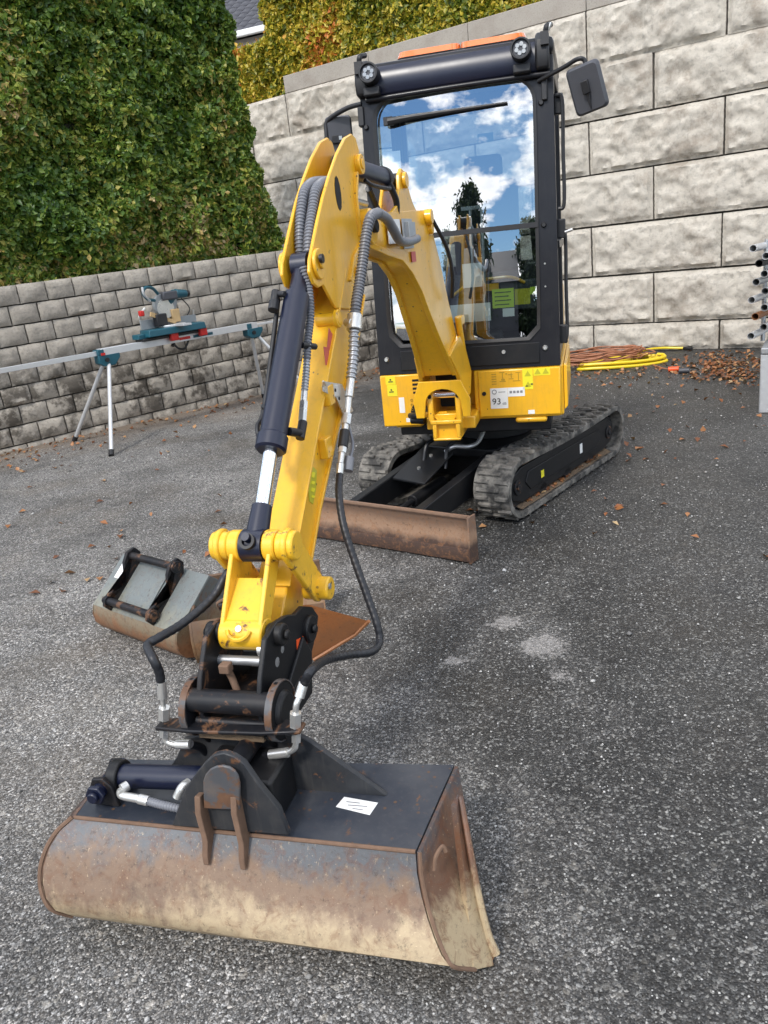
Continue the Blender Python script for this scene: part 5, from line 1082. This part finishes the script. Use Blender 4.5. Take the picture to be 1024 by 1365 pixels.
# ---- hydraulic hoses on the arm
def hose(name, pts, r, m, **kw):
    mb = MB(BM); mb.tube(pts, r, 12, **kw); return link(name, mb, MT[m], EX)
for o_ in (-.019, .019):
    dx = 15 if o_ > 0 else 0
    hose('spiral_hose', [bp(402+dx*.6, 352, o_), bp(400+dx*.8, 318, o_), bp(402+dx, 280, o_), bp(408+dx*.95, 252, o_), bp(419+dx*.8, 241, o_)+Vector((-.05, 0, 0)), bp(430+dx*.6, 240, o_)+Vector((-.22, 0, -.01)), Vector((1.42, o_, 1.76))], .0145, 'grey_hose', rip=.0036, pitch=.0115)
hose('spiral_hose', [bp(404, 355, .02), bp(412, 385, .03), bp(414, 420, .035), bp(411, 450, .035), bp(409, 480, .035)], .0100, 'grey_hose', rip=.0028, pitch=.0100)
hose('spiral_hose', [bp(409, 480, .035), bp(408, 500, .035), bp(406, 522, .035)], .0090, 'silver_hose', rip=.0026, pitch=.010)
mb = MB(BM); mb.cyl(bp(406, 522, .035), bp(405, 535, .035), .010, n=12); mb.cyl(bp(405, 535, .035), bp(403, 562, .035), .013, n=6); link('hose_union', mb, MT['zinc'], EX)
big = [bp(556, 318, .075), bp(545, 322, .095), bp(533, 320, .12), bp(524, 305, .13), bp(515, 291, .13), bp(504, 284, .13), bp(494, 290, .13), bp(488, 315, .12), bp(484, 345, .11), bp(479, 380, .10), bp(475, 405, .095), bp(473, 425, .09)]
hose('spiral_hose', big[:6], .0190, 'grey_hose'); hose('spiral_hose', big[5:], .0155, 'grey_hose', rip=.0040, pitch=.0115)
mb = MB(BM); mb.cyl(bp(473, 420, .09), bp(472, 440, .09), .026, n=24); mb.cyl(bp(462, 430, .06), bp(470, 430, .09), .014); link('hose_clamp', mb, MT['zinc'], EX, bevel=.002)
hose('spiral_hose', [bp(472, 440, .09), bp(471, 475, .088), bp(468, 505, .085)], .0145, 'silver_hose', rip=.0042, pitch=.016)
mb = MB(BM); mb.cyl(bp(468, 505, .085), bp(465, 530, .085), .014, n=14); mb.cyl(bp(465, 530, .085), bp(463, 552, .085), .011, n=14); link('hose_ferrule', mb, MT['zinc'], EX, bevel=.002)
mb = MB(BM); q = [bp(x, y, .06) for x, y in ((429, 508), (455, 512), (470, 548), (458, 556), (447, 530), (430, 522))]; mb.prism([(v.x, v.z) for v in q], lambda a, b: (a, .060, b), lambda a, b: (a, .064, b)); bkt = link('hose_bracket_plate', mb, MT['zinc'], EX, bevel=.001)
for (x, y) in ((447, 520), (452, 531)):
    v = bp(x, y, .064); mb = MB(BM); mb.cyl((v.x, .0635, v.z), (v.x, .0655, v.z), .006, n=12); link('hole', mb, MT['dark'], bkt)
mb = MB(BM); mb.tube([bp(430, 516, .06), bp(431, 508, .075), bp(434, 514, .075)], .003, 6); link('bent_tab', mb, MT['zinc'], bkt)
fit = [(463, 552), (461, 566), (460, 574), (457, 596), (456, 604), (454, 618), (453, 632)]
for k, (rr, m) in enumerate(((.016, 'zinc'), (.011, 'zinc'), (.0165, 'plastic'), (.014, 'zinc'), (.010, 'zinc'), (.012, 'zinc'))):
    mb = MB(BM); mb.cyl(bp(*fit[k], .085), bp(*fit[k+1], .085), rr, n=6 if k in (0, 3) else 14); link('hose_fitting', mb, MT[m], EX, bevel=.001)
mb = MB(BM); mb.cyl(bp(466, 610, .10), bp(464, 628, .10), .016, n=18); mb.tube([bp(462, 560, .08), bp(470, 590, .1), bp(467, 612, .1)], .006, 6); link('dust_cap', mb, MT['grey_hose'], EX)
s9 = 2.765
rh = [bp(453, 632, .085), bp(452, 660, .10), bp(458, 700, .125), bp(472, 745, .16), bp(488, 790, .20), bp(502, 830, .235), bp(506, 855, .245), bp(495, 869, .24), bp(465, 873, .20), bp(435, 880, .18), bps(416, 893, s9), bps(405, 912, s9)]
hose('pressure_hose', rh, .0115, 'rubber_hose', rip=.0008, pitch=.02)
s_ = 2.795
fr_ = [bps(405, 910, s_-.03), bps(399, 930, s_-.01), bps(395, 940, s_), bps(394, 955, s_)]
mb = MB(BM); mb.cyl(fr_[0], fr_[1], .0125, n=14); mb.tube(fr_[1:], .0080, 10); link('hose_stem', mb, MT['zinc'], EX); mb = MB(BM); mb.cyl(bps(394, 950, s_), bps(394, 968, s_), .0150, n=6); link('hose_union', mb, MT['zinc'], EX); mb = MB(BM); mb.cyl(bps(395, 976, s_), bps(395, 988, s_), .0125, n=6); link('hose_union', mb, MT['zinc'], EX); mb = MB(BM); mb.tube([bps(395, 986, s_), bps(393, 997, s_), bps(383, 1003, s_), bps(372, 1004, s_)], .008, 10); mb.cyl(bps(384, 1003, s_), bps(360, 1006, s_), .0125, n=14); link('hose_elbow', mb, MT['zinc'], EX)
hose('tail_hose', [bps(360, 1006, s_), bps(345, 1012, s_-.02), bps(333, 1026, s_-.05), bps(328, 1042, s_-.08)], .0105, 'rubber_hose')
lh = [bp(330, 735, -.03)+Vector((-.15, 0, 0)), bp(308, 758, -.09), bp(285, 795, -.12), bp(245, 830, -.17), bp(212, 850, -.20), bp(197, 860, -.215), bps(204, 878, 2.80), bps(212, 895, 2.798), bps(215, 912, 2.795)]
hose('pressure_hose', lh, .0115, 'rubber_hose', rip=.0008, pitch=.02)
mb = MB(BM); mb.cyl(bps(215, 908, s_), bps(217, 930, s_), .0125, n=14); mb.tube([bps(217, 930, s_), bps(218, 945, s_), bps(219, 955, s_)], .0065, 10); mb.cyl(bps(219, 943, s_), bps(219, 958, s_), .0150, n=6); link('hose_union', mb, MT['zinc'], EX); mb = MB(BM); mb.cyl(bps(219, 970, s_), bps(219, 981, s_), .0125, n=6); link('hose_union', mb, MT['zinc'], EX); mb = MB(BM); mb.tube([bps(219, 979, s_), bps(222, 988, s_), bps(232, 992, s_), bps(242, 992, s_)], .0085, 10); mb.cyl(bps(236, 992, s_), bps(254, 992, s_), .0125, n=14); link('hose_elbow', mb, MT['zinc'], EX)
hose('tail_hose', [bps(254, 992, s_), bps(268, 997, s_-.03), bps(280, 1010, s_-.06), bps(286, 1026, s_-.09)], .0105, 'rubber_hose')
# ================================================================== OTHER THINGS
# ---- narrow grey bucket lying on its back behind
P1 = gp(124, 808, .20); 
nbR = empty('narrow_bucket', (-1.25, 3.55, 0), 'narrow grey digging bucket lying on its back with two pins between its black ears', 'bucket')
A_ = gp(165, 737, .345); B_ = gp(287, 770, .345); C_ = gp(236, 845, .16); D_ = gp(124, 806, .16)      # corners of the top plate
nbn = ((B_-A_).cross(D_-A_)).normalized(); nbn = nbn if nbn.z > 0 else -nbn
nx_ = (C_-D_).normalized(); ny_ = (A_-D_); L1 = ny_.length; ny_ = ny_.normalized(); ny_ = (ny_-nx_*ny_.dot(nx_)).normalized(); nz_ = nx_.cross(ny_); Wd = (C_-D_).length
NM = Matrix.Translation(D_) @ Matrix((nx_, ny_, nz_)).transposed().to_4x4()
ta_ = math.asin(ny_.z); pr_ = [(h*math.cos(ta_)+v*math.sin(ta_), -h*math.sin(ta_)+v*math.cos(ta_)) for h, v in ((0, 0), (-.012, -.04), (-.008, -.085), (.02, -.125), (.07, -.148), (.16, -.152), (.28, -.150), (.36, -.06), (.36, .06))]
def nring(x, i=0.0): return [(x, a+i*(.12-a)*.1, b+i*.008) for a, b in pr_]
mb = MB(NM); o_ = [nring(x) for x in (0, Wd*.5, Wd)]; rings = [[Vector(p) for p in r_]+[Vector((r_[k][0], r_[k][1]+.010*(1 if k < 5 else 0), r_[k][2]+.010*(0 if k < 3 else 1))) for k in range(len(r_)-1, -1, -1)] for r_ in o_]
mb.loft(rings, closed=True, cap=True); link('shell', mb, MT['greybucket'], nbR)
mb = MB(NM); mb.box((0, 0, -.010), (Wd, L1, .002)); link('top_plate', mb, MT['bucketplate'], nbR, bevel=.003)
for x, s_ in ((0, -1), (Wd, 1)):
    mb = MB(NM); mb.prism(pr_+[(L1, 0)], lambda a, b: (x-s_*.001, a, b), lambda a, b: (x-s_*.012, a, b)); link('side_plate', mb, MT['greybucket'], nbR, bevel=.002)
mb = MB(NM); mb.box((Wd*.30, .02, .003), (Wd*.62, L1-.02, .009)); link('wear_plate', mb, MT['bucketplate'], nbR, bevel=.002)
for xx in (Wd*.23, Wd*.74):
    mb = MB(NM); mb.prism([(-.0, .0), (.0, .045), (.03, .065), (.06, .06), (.11, .03), (L1*.5, .006), (L1-.13, .02), (L1-.07, .075), (L1-.02, .09), (L1+.02, .07), (L1+.02, .03), (L1-.02, .0)], lambda a, b: (xx-.009, a, b), lambda a, b: (xx+.009, a, b)); e_ = link('ear', mb, MT['black_rusty'], nbR, bevel=.003)
for (yy, zz) in ((.033, .038), (L1-.02, .058)):
    mb = MB(NM); mb.cyl((Wd*.23-.03, yy, zz), (Wd*.74+.025, yy, zz), .018, n=20); link('pin', mb, MT['black_rusty'], nbR, bevel=.002)
    mb = MB(NM); mb.cyl((Wd*.74+.01, yy, zz), (Wd*.74+.022, yy, zz), .028, n=20); link('pin_collar', mb, MT['black_rusty'], nbR, bevel=.002)
mb = MB(NM); mb.box((Wd*.06, L1-.13, .0022), (Wd*.16, L1-.03, .0035)); link('white_sticker', mb, MT['white'], nbR)

# ---- wide rusty bucket, mouth up, right behind the coupler
wb = empty('wide_rusty_bucket', (-.62, 3.15, 0), 'wide rust orange bucket lying open behind the coupler, its pointed edge to the right', 'bucket')
a0 = gp(268, 888, .02); a1 = gp(440, 862, .02); wx = Vector((a1.x-a0.x, a1.y-a0.y, 0)).normalized(); wy = Vector((-wx.y, wx.x, 0)); WM = Matrix.Translation(Vector((a0.x, a0.y, 0))) @ Matrix((wx, wy, Vector((0, 0, 1)))).transposed().to_4x4()
WW = (a1-a0).length
pw = [(-.015, .235), (-.045, .16), (-.035, .09), (.0, .035), (.06, .006), (.16, .0), (.30, .06), (.38, .13), (.41, .22), (.41, .27)]
mb = MB(WM); rings = []
for x in (0, WW*.5, WW):
    o_ = [Vector((x, a, b)) for a, b in pw]; i_ = [Vector((x, .16+(a-.16)*.95, .18+(b-.18)*.95)) for a, b in pw][::-1]; rings.append(o_+i_)
mb.loft(rings, closed=True, cap=True); link('shell', mb, MT['rustmud'], wb)
mb = MB(WM); mb.prism([(a, b) for a, b in pw], lambda a, b: (0, a, b), lambda a, b: (-.012, a, b)); link('side_plate', mb, MT['rustmud'], wb, bevel=.002)
t0 = WM.inverted() @ gp(412, 806, .30); t1_ = WM.inverted() @ gp(492, 828, .17); t2_ = WM.inverted() @ gp(474, 846, .10); t3_ = WM.inverted() @ gp(418, 880, .02); t4_ = WM.inverted() @ gp(380, 870, .02); t5_ = WM.inverted() @ gp(370, 810, .30)
mb = MB(WM); P = [t5_, t0, t1_, t2_, t3_, t4_]; mb.add([p for p in P]+[p+Vector((0, .02, -.012)) for p in P], [(0, 1, 2, 3, 4, 5), (11, 10, 9, 8, 7, 6)]+[(i, (i+1) % 6, 6+(i+1) % 6, 6+i) for i in range(6)]); link('cutting_plate', mb, MT['rust'], wb, label='flat orange cutting plate ending in a point')
mb = MB(WM); mb.tube([t1_, t2_, t3_], .008, 6, smooth=False); link('edge_bar', mb, MT['rust'], wb)
q0 = WM.inverted() @ gp(302, 806, .30)
for dx in (0,):
    mb = MB(WM); mb.tube([q0+Vector((dx-.03, .02, -.03)), q0+Vector((dx-.035, .0, .01)), q0+Vector((dx, -.01, .03)), q0+Vector((dx+.02, -.01, .025))], .007, 8); link('hook', mb, MT['rustedge'], wb)
mb = MB(WM); mb.cyl(q0+Vector((-.03, 0, 0)), q0+Vector((.16, 0, 0)), .018, n=16); link('pin', mb, MT['black_rusty'], wb)
mb = MB(WM); mb.box((.03, .05, .035), (WW-.05, .30, .05)); dm = link('dirt', mb, MT['mud'], wb)

# ---- saw stand: beam at height zb
zb = .93
F1, F2 = gp(100, 588), gp(149, 608); BA = gp(0, 496, zb); B1 = gp(132, 470, zb); B2 = gp(340, 433, zb)
st = empty('saw_stand', (F2.x, F2.y, 0), 'long aluminium saw stand with folding legs in front of the block wall', 'stand')
bd = (B2-B1).normalized(); bn = Vector((-bd.y, bd.x, 0)).normalized(); SM = Matrix.Translation(B1) @ Matrix((bd, bn, bd.cross(bn))).transposed().to_4x4(); LB = (B2-B1).length
mb = MB(SM); mb.prism([(-.05, -.036), (.05, -.036), (.05, .036), (.02, .036), (.02, .022), (-.02, .022), (-.02, .036), (-.05, .036)], lambda a, b: (0, a, b), lambda a, b: (LB, a, b)); beam = link('beam', mb, MT['alu'], st, bevel=.003)
mb = MB(SM); mb.box((-1.9, -.022, -.030), (0.02, .022, .018)); link('extension_arm', mb, MT['alu'], st, bevel=.003)
mb = MB(SM); mb.box((LB-.02, -.016, -.012), (LB+.9, .016, .014)); link('extension_arm', mb, MT['alu'], st, bevel=.003)
mb = MB(SM); EXs = (gp(2, 496, zb)-B1).dot(bd); mb.box((EXs-.05, -.04, -.11), (EXs+.02, .04, .03)); mb.box((EXs-.03, -.03, .03), (EXs+.01, .03, .08)); link('end_stop', mb, MT['teal'], st, bevel=.008)
for x0, x1 in ((-.02, .16), (LB-.14, LB+.03)):
    mb = MB(SM); mb.prism([(x0-.02, -.030), (x0-.02, -.11), (x0+.03, -.145), (x1-.03, -.145), (x1+.04, -.07), (x1+.04, -.030)], lambda a, b: (a, -.054, b), lambda a, b: (a, .054, b)); mb.box((x0-.02, -.055, -.03), (x0+.05, .055, .03)); lb = link('leg_bracket', mb, MT['teal'], st, bevel=.006)
    mb = MB(SM); mb.cyl((x0+.06, -.056, -.08), (x0+.06, -.075, -.08), .022, n=16); link('knob', mb, MT['plastic'], lb)
mb = MB(SM); mb.box((-.01, -.062, -.03), (.035, -.050, -.005)); link('red_clip', mb, MT['red'], st)
C1 = SM @ Vector((.03, 0, -.09)); C2 = SM @ Vector((LB-.06, 0, -.09))
G3 = gp(352, 530); G4 = gp(398, 560)
for (a, b) in ((C1+bn*-.02, F1), (C1+bd*.06, F2), (C2+bd*-.02, G3), (C2+bd*.04, C2+bd*.55+bn*-.30-Vector((0, 0, C2.z)))):
    mb = MB(); b = Vector((b.x, b.y, .015)); mb.cyl(a, b, .0215, n=16); lg_ = link('leg', mb, MT['alu'], st)
    mb = MB(); t = (b-a).normalized(); mb.cyl(b-t*.05, b+t*.012, .027, n=14); link('rubber_foot', mb, MT['plastic'], lg_)
mb = MB(SM); mb.box((LB*.55, -.0520, -.018), (LB*.68, -.0505, .012)); dcl = link('brand_strip', mb, MT['teal'], beam)
mb = MB(SM); mb.box((LB*.46, -.0525, -.018), (LB*.53, -.0505, .012)); link('red_strip', mb, MT['red'], beam)

# ---- mitre saw on the stand
sx_ = (gp(236, 452, zb)-B1).dot(bd)
sw_ = empty('mitre_saw', SM @ Vector((sx_, 0, .03)), 'teal and grey mitre saw clamped on top of the aluminium stand', 'mitre saw')
QM = SM @ Matrix.Translation((sx_, 0, .034)) @ Matrix.Scale(1.3, 4)
mb = MB(QM); mb.box((-.33, -.07, 0), (.26, .07, .022)); link('mounting_rail', mb, MT['plastic'], sw_, bevel=.004)
for xx in (-.05, .24):
    mb = MB(QM); mb.box((xx-.035, -.10, -.03), (xx+.035, -.055, .035)); link('red_clamp', mb, MT['red'], sw_, bevel=.008)
mb = MB(QM); mb.prism([(-.30, -.12), (.26, -.12), (.30, .0), (.24, .14), (-.24, .14), (-.30, .0)], lambda a, b: (a, b, .03), lambda a, b: (a*.97, b*.97, .085)); link('base', mb, MT['teal'], sw_, bevel=.008)
mb = MB(QM); mb.cyl((0, 0, .086), (0, 0, .102), .15, n=36); mb.box((-.04, -.24, .086), (.04, -.05, .104)); link('turntable', mb, MT['alu'], sw_, bevel=.003)
mb = MB(QM); mb.box((-.27, .03, .088), (-.03, .05, .165)); mb.box((.03, .03, .088), (.27, .05, .150)); link('fence', mb, MT['toolgrey'], sw_, bevel=.003)
mb = MB(QM); mb.box((-.36, -.05, .02), (-.27, .06, .06)); link('side_extension', mb, MT['teal'], sw_, bevel=.008)
mb = MB(QM); mb.prism(capsule((.0, .0), (.05, .02), .092, .085, 14), lambda a, b: (a-.03, .02, b+.265), lambda a, b: (a-.03, .055, b+.265)); link('blade_guard', mb, MT['toolgrey'], sw_, bevel=.006)
mb = MB(QM); mb.cyl((-.02, .015, .235), (-.02, .018, .235), .105, n=40); link('saw_blade', mb, MT['zinc'], sw_)
mb = MB(QM); mb.cyl((.02, .05, .28), (.13, .07, .34), .058, n=24); mb.cyl((.13, .07, .34), (.24, .08, .33), .052, .042, n=24); link('motor', mb, MT['teal'], sw_, bevel=.006)
mb = MB(QM); mb.tube([(-.06, .03, .36), (-.12, .0, .41), (-.20, -.03, .42), (-.235, -.04, .38), (-.20, -.03, .33), (-.12, 0, .31)], .017, 10); link('handle', mb, MT['teal'], sw_)
mb = MB(QM); mb.tube([(-.18, -.03, .31), (-.235, -.05, .37), (-.24, -.05, .43)], .012, 8); link('trigger_bar', mb, MT['alu'], sw_)
mb = MB(QM); mb.cyl((-.10, .06, .20), (.02, .25, .22), .014, n=12); mb.cyl((-.02, .06, .18), (.08, .25, .20), .014, n=12); link('slide_rail', mb, MT['chrome'], sw_)
mb = MB(QM); mb.box((-.10, .05, .09), (.06, .12, .20)); link('tilt_arm', mb, MT['toolgrey'], sw_, bevel=.01)
mb = MB(QM); mb.prism([(-.20, .19), (.02, .10), (.03, .125), (-.19, .225)], lambda a, b: (a, -.03, b), lambda a, b: (a, -.01, b)); link('wooden_offcut', mb, MT['wood'], sw_)
mb = MB(QM); mb.box((-.04, -.02, .30), (.10, .06, .37)); link('gear_housing', mb, MT['mirror_back'], sw_, bevel=.015)
mb = MB(QM); mb.box((.02, .0, .11), (.10, .08, .22)); link('dust_port', mb, MT['wood'], sw_, bevel=.01)
mb = MB(QM); mb.box((-.16, -.05, .10), (-.06, .02, .20)); link('tilt_bracket', mb, MT['plastic'], sw_, bevel=.01)
mb = MB(QM); mb.cyl((.24, .08, .33), (.27, .083, .328), .036, n=20); link('motor_cap', mb, MT['plastic'], sw_, bevel=.004)
mb = MB(QM); mb.tube([(.2, .1, .30), (.28, .12, .2), (.22, .1, .12), (.3, .05, .06)], .006, 6); link('power_lead', mb, MT['plastic'], sw_)
mb = MB(QM); mb.box((-.285, -.02, .20), (-.245, .02, .245)); link('red_knob', mb, MT['red'], sw_, bevel=.01)
mb = MB(QM); mb.tube([(-.24, .06, .10), (-.26, .05, .2), (-.2, .04, .26)], .012, 8); mb.tube([(.26, .06, .10), (.27, .05, .19)], .01, 8); link('workpiece_clamp', mb, MT['zinc'], sw_)
mb = MB(SM); mb.tube([(sx_-.02, .03, -.02), (sx_+.02, .0, -.10), (sx_+.12, .02, -.12), (sx_+.20, .03, -.03)], .012, 8); mb.tube([(sx_+.0, .02, -.02), (sx_-.04, .0, -.07)], .02, 8); link('stand_lever', mb, MT['plastic'], st)

# ---- hose and cord coils by the tall wall
c1 = gp(815, 488); hc = empty('yellow_hose_coil', (c1.x, c1.y, 0), 'coil of yellow water hose lying on the ground by the tall wall', 'hose')
for k in range(4):
    pts = []
    for i in range(25):
        a = i/24*5.9+.4*k; rx = .50+random.uniform(-.03, .03)+.02*k; pts.append((c1.x+.12+rx*math.cos(a)*.95, c1.y+.04-.03*k+.21*math.sin(a), .018+.022*(k % 3)+.01*math.sin(a*2)))
    mb = MB(); mb.tube(pts, .018, 8); link('hose_loop', mb, MT['yhose'], hc)
e1 = gp(855, 472); e2 = gp(915, 463)
mb = MB(); mb.tube([gp(850, 478, .05), gp(856, 468, .06), gp(880, 464, .05), gp(912, 464, .03)], .0155, 8); link('hose_end', mb, MT['yhose'], hc)
mb = MB(); mb.cyl(gp(912, 464, .03), gp(922, 465, .03), .020, n=12); link('hose_coupling', mb, MT['plastic'], hc)
cc_ = empty('red_brown_cord_coil', (c1.x-.1, c1.y+.2, 0), 'tangle of red brown extension cord piled on the yellow hose', 'cord')
mb = MB()
for k in range(15):
    ox, oy = random.uniform(-.12, .12), random.uniform(-.04, .10); pts = []; a0 = random.random()*6
    for i in range(22):
        a = a0+i/21*6.2; pts.append((c1.x-.12+ox+(.56+random.uniform(-.03, .03))*math.cos(a), c1.y+.14+oy+(.22+random.uniform(-.03, .03))*math.sin(a), .05+.008*k+random.uniform(0, .03)))
    mb.tube(pts, .0075, 6)
link('cord', mb, MT['rcord'], cc_)
for px_, py_, m in ((898, 492, 'orange_dec'), (912, 494, 'mirror_back')):
    q = gp(px_, py_, .03); mb = MB(); mb.cyl(q-Vector((.05, -.02, 0)), q+Vector((.05, -.02, 0)), .028, n=12); link('cord_plug', mb, MT[m], cc_, bevel=.004)
mb = MB(); mb.tube([gp(870, 486, .02), gp(885, 491, .02), gp(898, 492, .03)], .008, 6); link('plug_lead', mb, MT['rcord'], cc_)

# ---- tube stack on a chequer plate box at the right edge
bx = gp(1011, 551); SXd = Vector((math.cos(R(-31)), math.sin(R(-31)), 0)); TXa = Vector((math.cos(R(48)), math.sin(R(48)), 0)); SYd = Vector((-SXd.y, SXd.x, 0)); XM = Matrix.Translation(Vector((bx.x, bx.y, 0))) @ Matrix((SXd, SYd, Vector((0, 0, 1)))).transposed().to_4x4()
zt = None
for z in np.arange(.2, 1.2, .005):
    v = Vector((bx.x, bx.y, z))-CAM; yy = CY-FPX*(v.dot(cu))/v.dot(cf)
    if yy < 464: zt = z; break
cx = empty('chequer_plate_box', (bx.x, bx.y, 0), 'aluminium chequer plate box at the right edge carrying the metal tubes', 'box')
mb = MB(XM); mb.box((0, 0, .0), (1.6, 1.9, zt-.05)); bo = link('body', mb, MT['alu'], cx, bevel=.01)
mb = MB(XM); mb.box((-.0, -.01, zt-.05), (1.61, 1.91, zt)); link('lid', mb, MT['galv'], cx, bevel=.008)
mb = MB(XM)
for i in range(24):
    for j in range(int(zt/.045)-1):
        x = .02+.045*i; z = .03+.045*j; s_ = 1 if (i+j) % 2 else -1
        mb.add([(x-.014, -.0005, z-s_*.010), (x+.014, -.0005, z+s_*.010), (x+.010, -.0005, z+s_*.014), (x-.018, -.0005, z-s_*.006), (x, -.003, z+.001)], [(0, 1, 4), (1, 2, 4), (2, 3, 4), (3, 0, 4)])
link('tread_pattern', mb, MT['alu'], cx, kind='stuff')
def zat(x, y):                              # height on the upright line above the box front at a pixel
    P = pp(x, y, Vector((bx.x, bx.y, 0))+SYd*.12, SYd); return (XM.inverted() @ P)
tubes = [(1005, 331, 'alu'), (1022, 341, 'alu'), (1013, 351, 'plastic'), (1020, 365, 'galv'), (1009, 376, 'galv'), (1021, 388, 'galv'), (1003, 400, 'alu'), (1020, 410, 'galv'), (1008, 422, 'rust'), (1019, 436, 'galv'), (1002, 448, 'alu')]
descr = ['topmost bright aluminium tube of the stack at the right edge', 'short set back tube just under the topmost tube', 'black tube third from the top of the stack', 'grey tube below the black one, set back', 'fifth tube from the top, its end sticking out to the left', 'set back grey tube above the long bright middle tube', 'bright tube sticking out furthest in the middle of the stack', 'set back grey tube directly above the rusty one', 'rusty orange tube low in the stack', 'set back tube just below the rusty one', 'lowest tube, sticking out furthest left, resting on the chequer plate box']
for k, (x, y, m) in enumerate(tubes):
    p = zat(x-1, y); mb = MB(); r_ = .029; W0 = XM @ Vector((p.x, .12, p.z)); W1 = W0+TXa*(2.2+.07*(k % 3))
    if m == 'plastic': m = 'plastic'
    mb.ring(W0, W1, r_, r_-.004, 24); o = link('metal_tube', mb, MT[m if m != 'rust' else 'rust'], None, loc=XM @ Vector((p.x, .12, p.z)))
    tag(o, descr[k], 'tube', 'metal tubes stacked at the right edge')
for xx in (.28, .95):
    mb = MB(); zz = zat(1005, 331).z+.05; W0 = XM @ Vector((0, .12, 0))+TXa*xx
    for sd_ in (-1, 1):
        q = W0+Vector((-TXa.y, TXa.x, 0))*sd_*.075; mb.cyl((q.x, q.y, zt), (q.x, q.y, zz), .018, n=10)
    link('stake', mb, MT['galv'], cx)

# ---- stones and fallen leaves
def scatter_leaves(name, pts, size, lift=.012):
    P = np.array(pts); N = np.tile([0, 0, 1.], (len(P), 1)); P[:, 2] += lift
    return leaves(name, P, N, size, MT['leaf_dead'], None, rng.random(len(P)), spread=.35, droop=0, aspect=.7)
pts = []
for _ in range(420):                         # heap near the right wall
    x, y = random.gauss(970, 26), random.gauss(490, 12)
    if 470 < y < 530 and x < 1040: q = gp(x, y); pts.append((q.x, q.y, random.uniform(0, .03)))
for _ in range(330):
    x, y = random.uniform(760, 1010), random.gauss(492, 12)
    if y > 468: q = gp(x, y); pts.append((q.x, q.y, 0))
for _ in range(60):
    x, y = random.uniform(750, 1020), random.uniform(480, 620); q = gp(x, y); pts.append((q.x, q.y, 0))
for _ in range(300):                         # along the block wall
    t = random.uniform(-.2, 5.8); d = random.expovariate(2.6); q = LP0+LD*t-LN*(.03+d); pts.append((q.x, q.y, 0))
for _ in range(60):
    q = gp(random.uniform(0, 420), random.uniform(560, 800)); pts.append((q.x, q.y, 0))
for _ in range(25):
    q = Vector((1.2, 4.4, 0))+Vector((random.gauss(0, .6), random.gauss(0, .5), 0)); pts.append((q.x, q.y, 0))
scatter_leaves('fallen_leaves', pts, .055)
pts = []
for _ in range(60):
    q = UM @ Vector((-random.uniform(.02, .2), random.uniform(.1, 1.2), .352)); pts.append(tuple(q))
for _ in range(60):
    q = UM @ Vector((-.04+random.uniform(-.02, .02), random.uniform(.1, 1.2), .075)); pts.append(tuple(q))
scatter_leaves('leaves_on_tracks', pts, .035, .0)
n = 26000
U = rng.random((n, 2)); yy = .9+U[:, 0]**1.7*8; xx = (U[:, 1]-.5)*2*(.65*yy+.5)
sz = (.0022+.0030*rng.random(n)**2)*(1+.10*yy)*np.where(rng.random(n) > .985, 2.2, 1)
octv = np.array([(1, 0, 0), (0, 1, 0), (-1, 0, 0), (0, -1, 0), (0, 0, .75), (0, 0, -.6)]); octf = np.array([(0, 1, 4), (1, 2, 4), (2, 3, 4), (3, 0, 4), (1, 0, 5), (2, 1, 5), (3, 2, 5), (0, 3, 5)])
an = rng.random(n)*6.28; ca, sa = np.cos(an), np.sin(an)
V = octv[None]*sz[:, None, None]*rng.uniform(.6, 1.3, (n, 6, 1)); V2 = np.stack([V[..., 0]*ca[:, None]-V[..., 1]*sa[:, None], V[..., 0]*sa[:, None]+V[..., 1]*ca[:, None], V[..., 2]], -1)
V2[..., 0] += xx[:, None]; V2[..., 1] += yy[:, None]; V2[..., 2] += (sz*.35)[:, None]
Fx = (octf[None]+(np.arange(n)*6)[:, None, None]).reshape(-1)
me = bpy.data.meshes.new('gravel'); me.vertices.add(n*6); me.vertices.foreach_set('co', V2.astype(np.float32).ravel()); me.loops.add(n*24); me.loops.foreach_set('vertex_index', Fx.astype(np.int32))
me.polygons.add(n*8); me.polygons.foreach_set('loop_start', (np.arange(n*8)*3).astype(np.int32)); me.polygons.foreach_set('loop_total', np.full(n*8, 3, np.int32)); me.update()
at = me.attributes.new('rnd', 'FLOAT', 'FACE'); at.data.foreach_set('value', np.repeat(rng.random(n), 8).astype(np.float32))
g = NG('loose_gravel'); a_ = g.n('ShaderNodeAttribute', attribute_name='rnd'); g.set('Base Color', g.ramp(a_.outputs['Fac'], [(0, (.08, .078, .075)), (.5, (.18, .175, .17)), (.85, (.33, .32, .30)), (1, (.55, .54, .52))])); g.set('Roughness', .8); me.materials.append(g.m)
go = bpy.data.objects.new('loose_gravel', me); C.objects.link(go); go['kind'] = 'stuff'
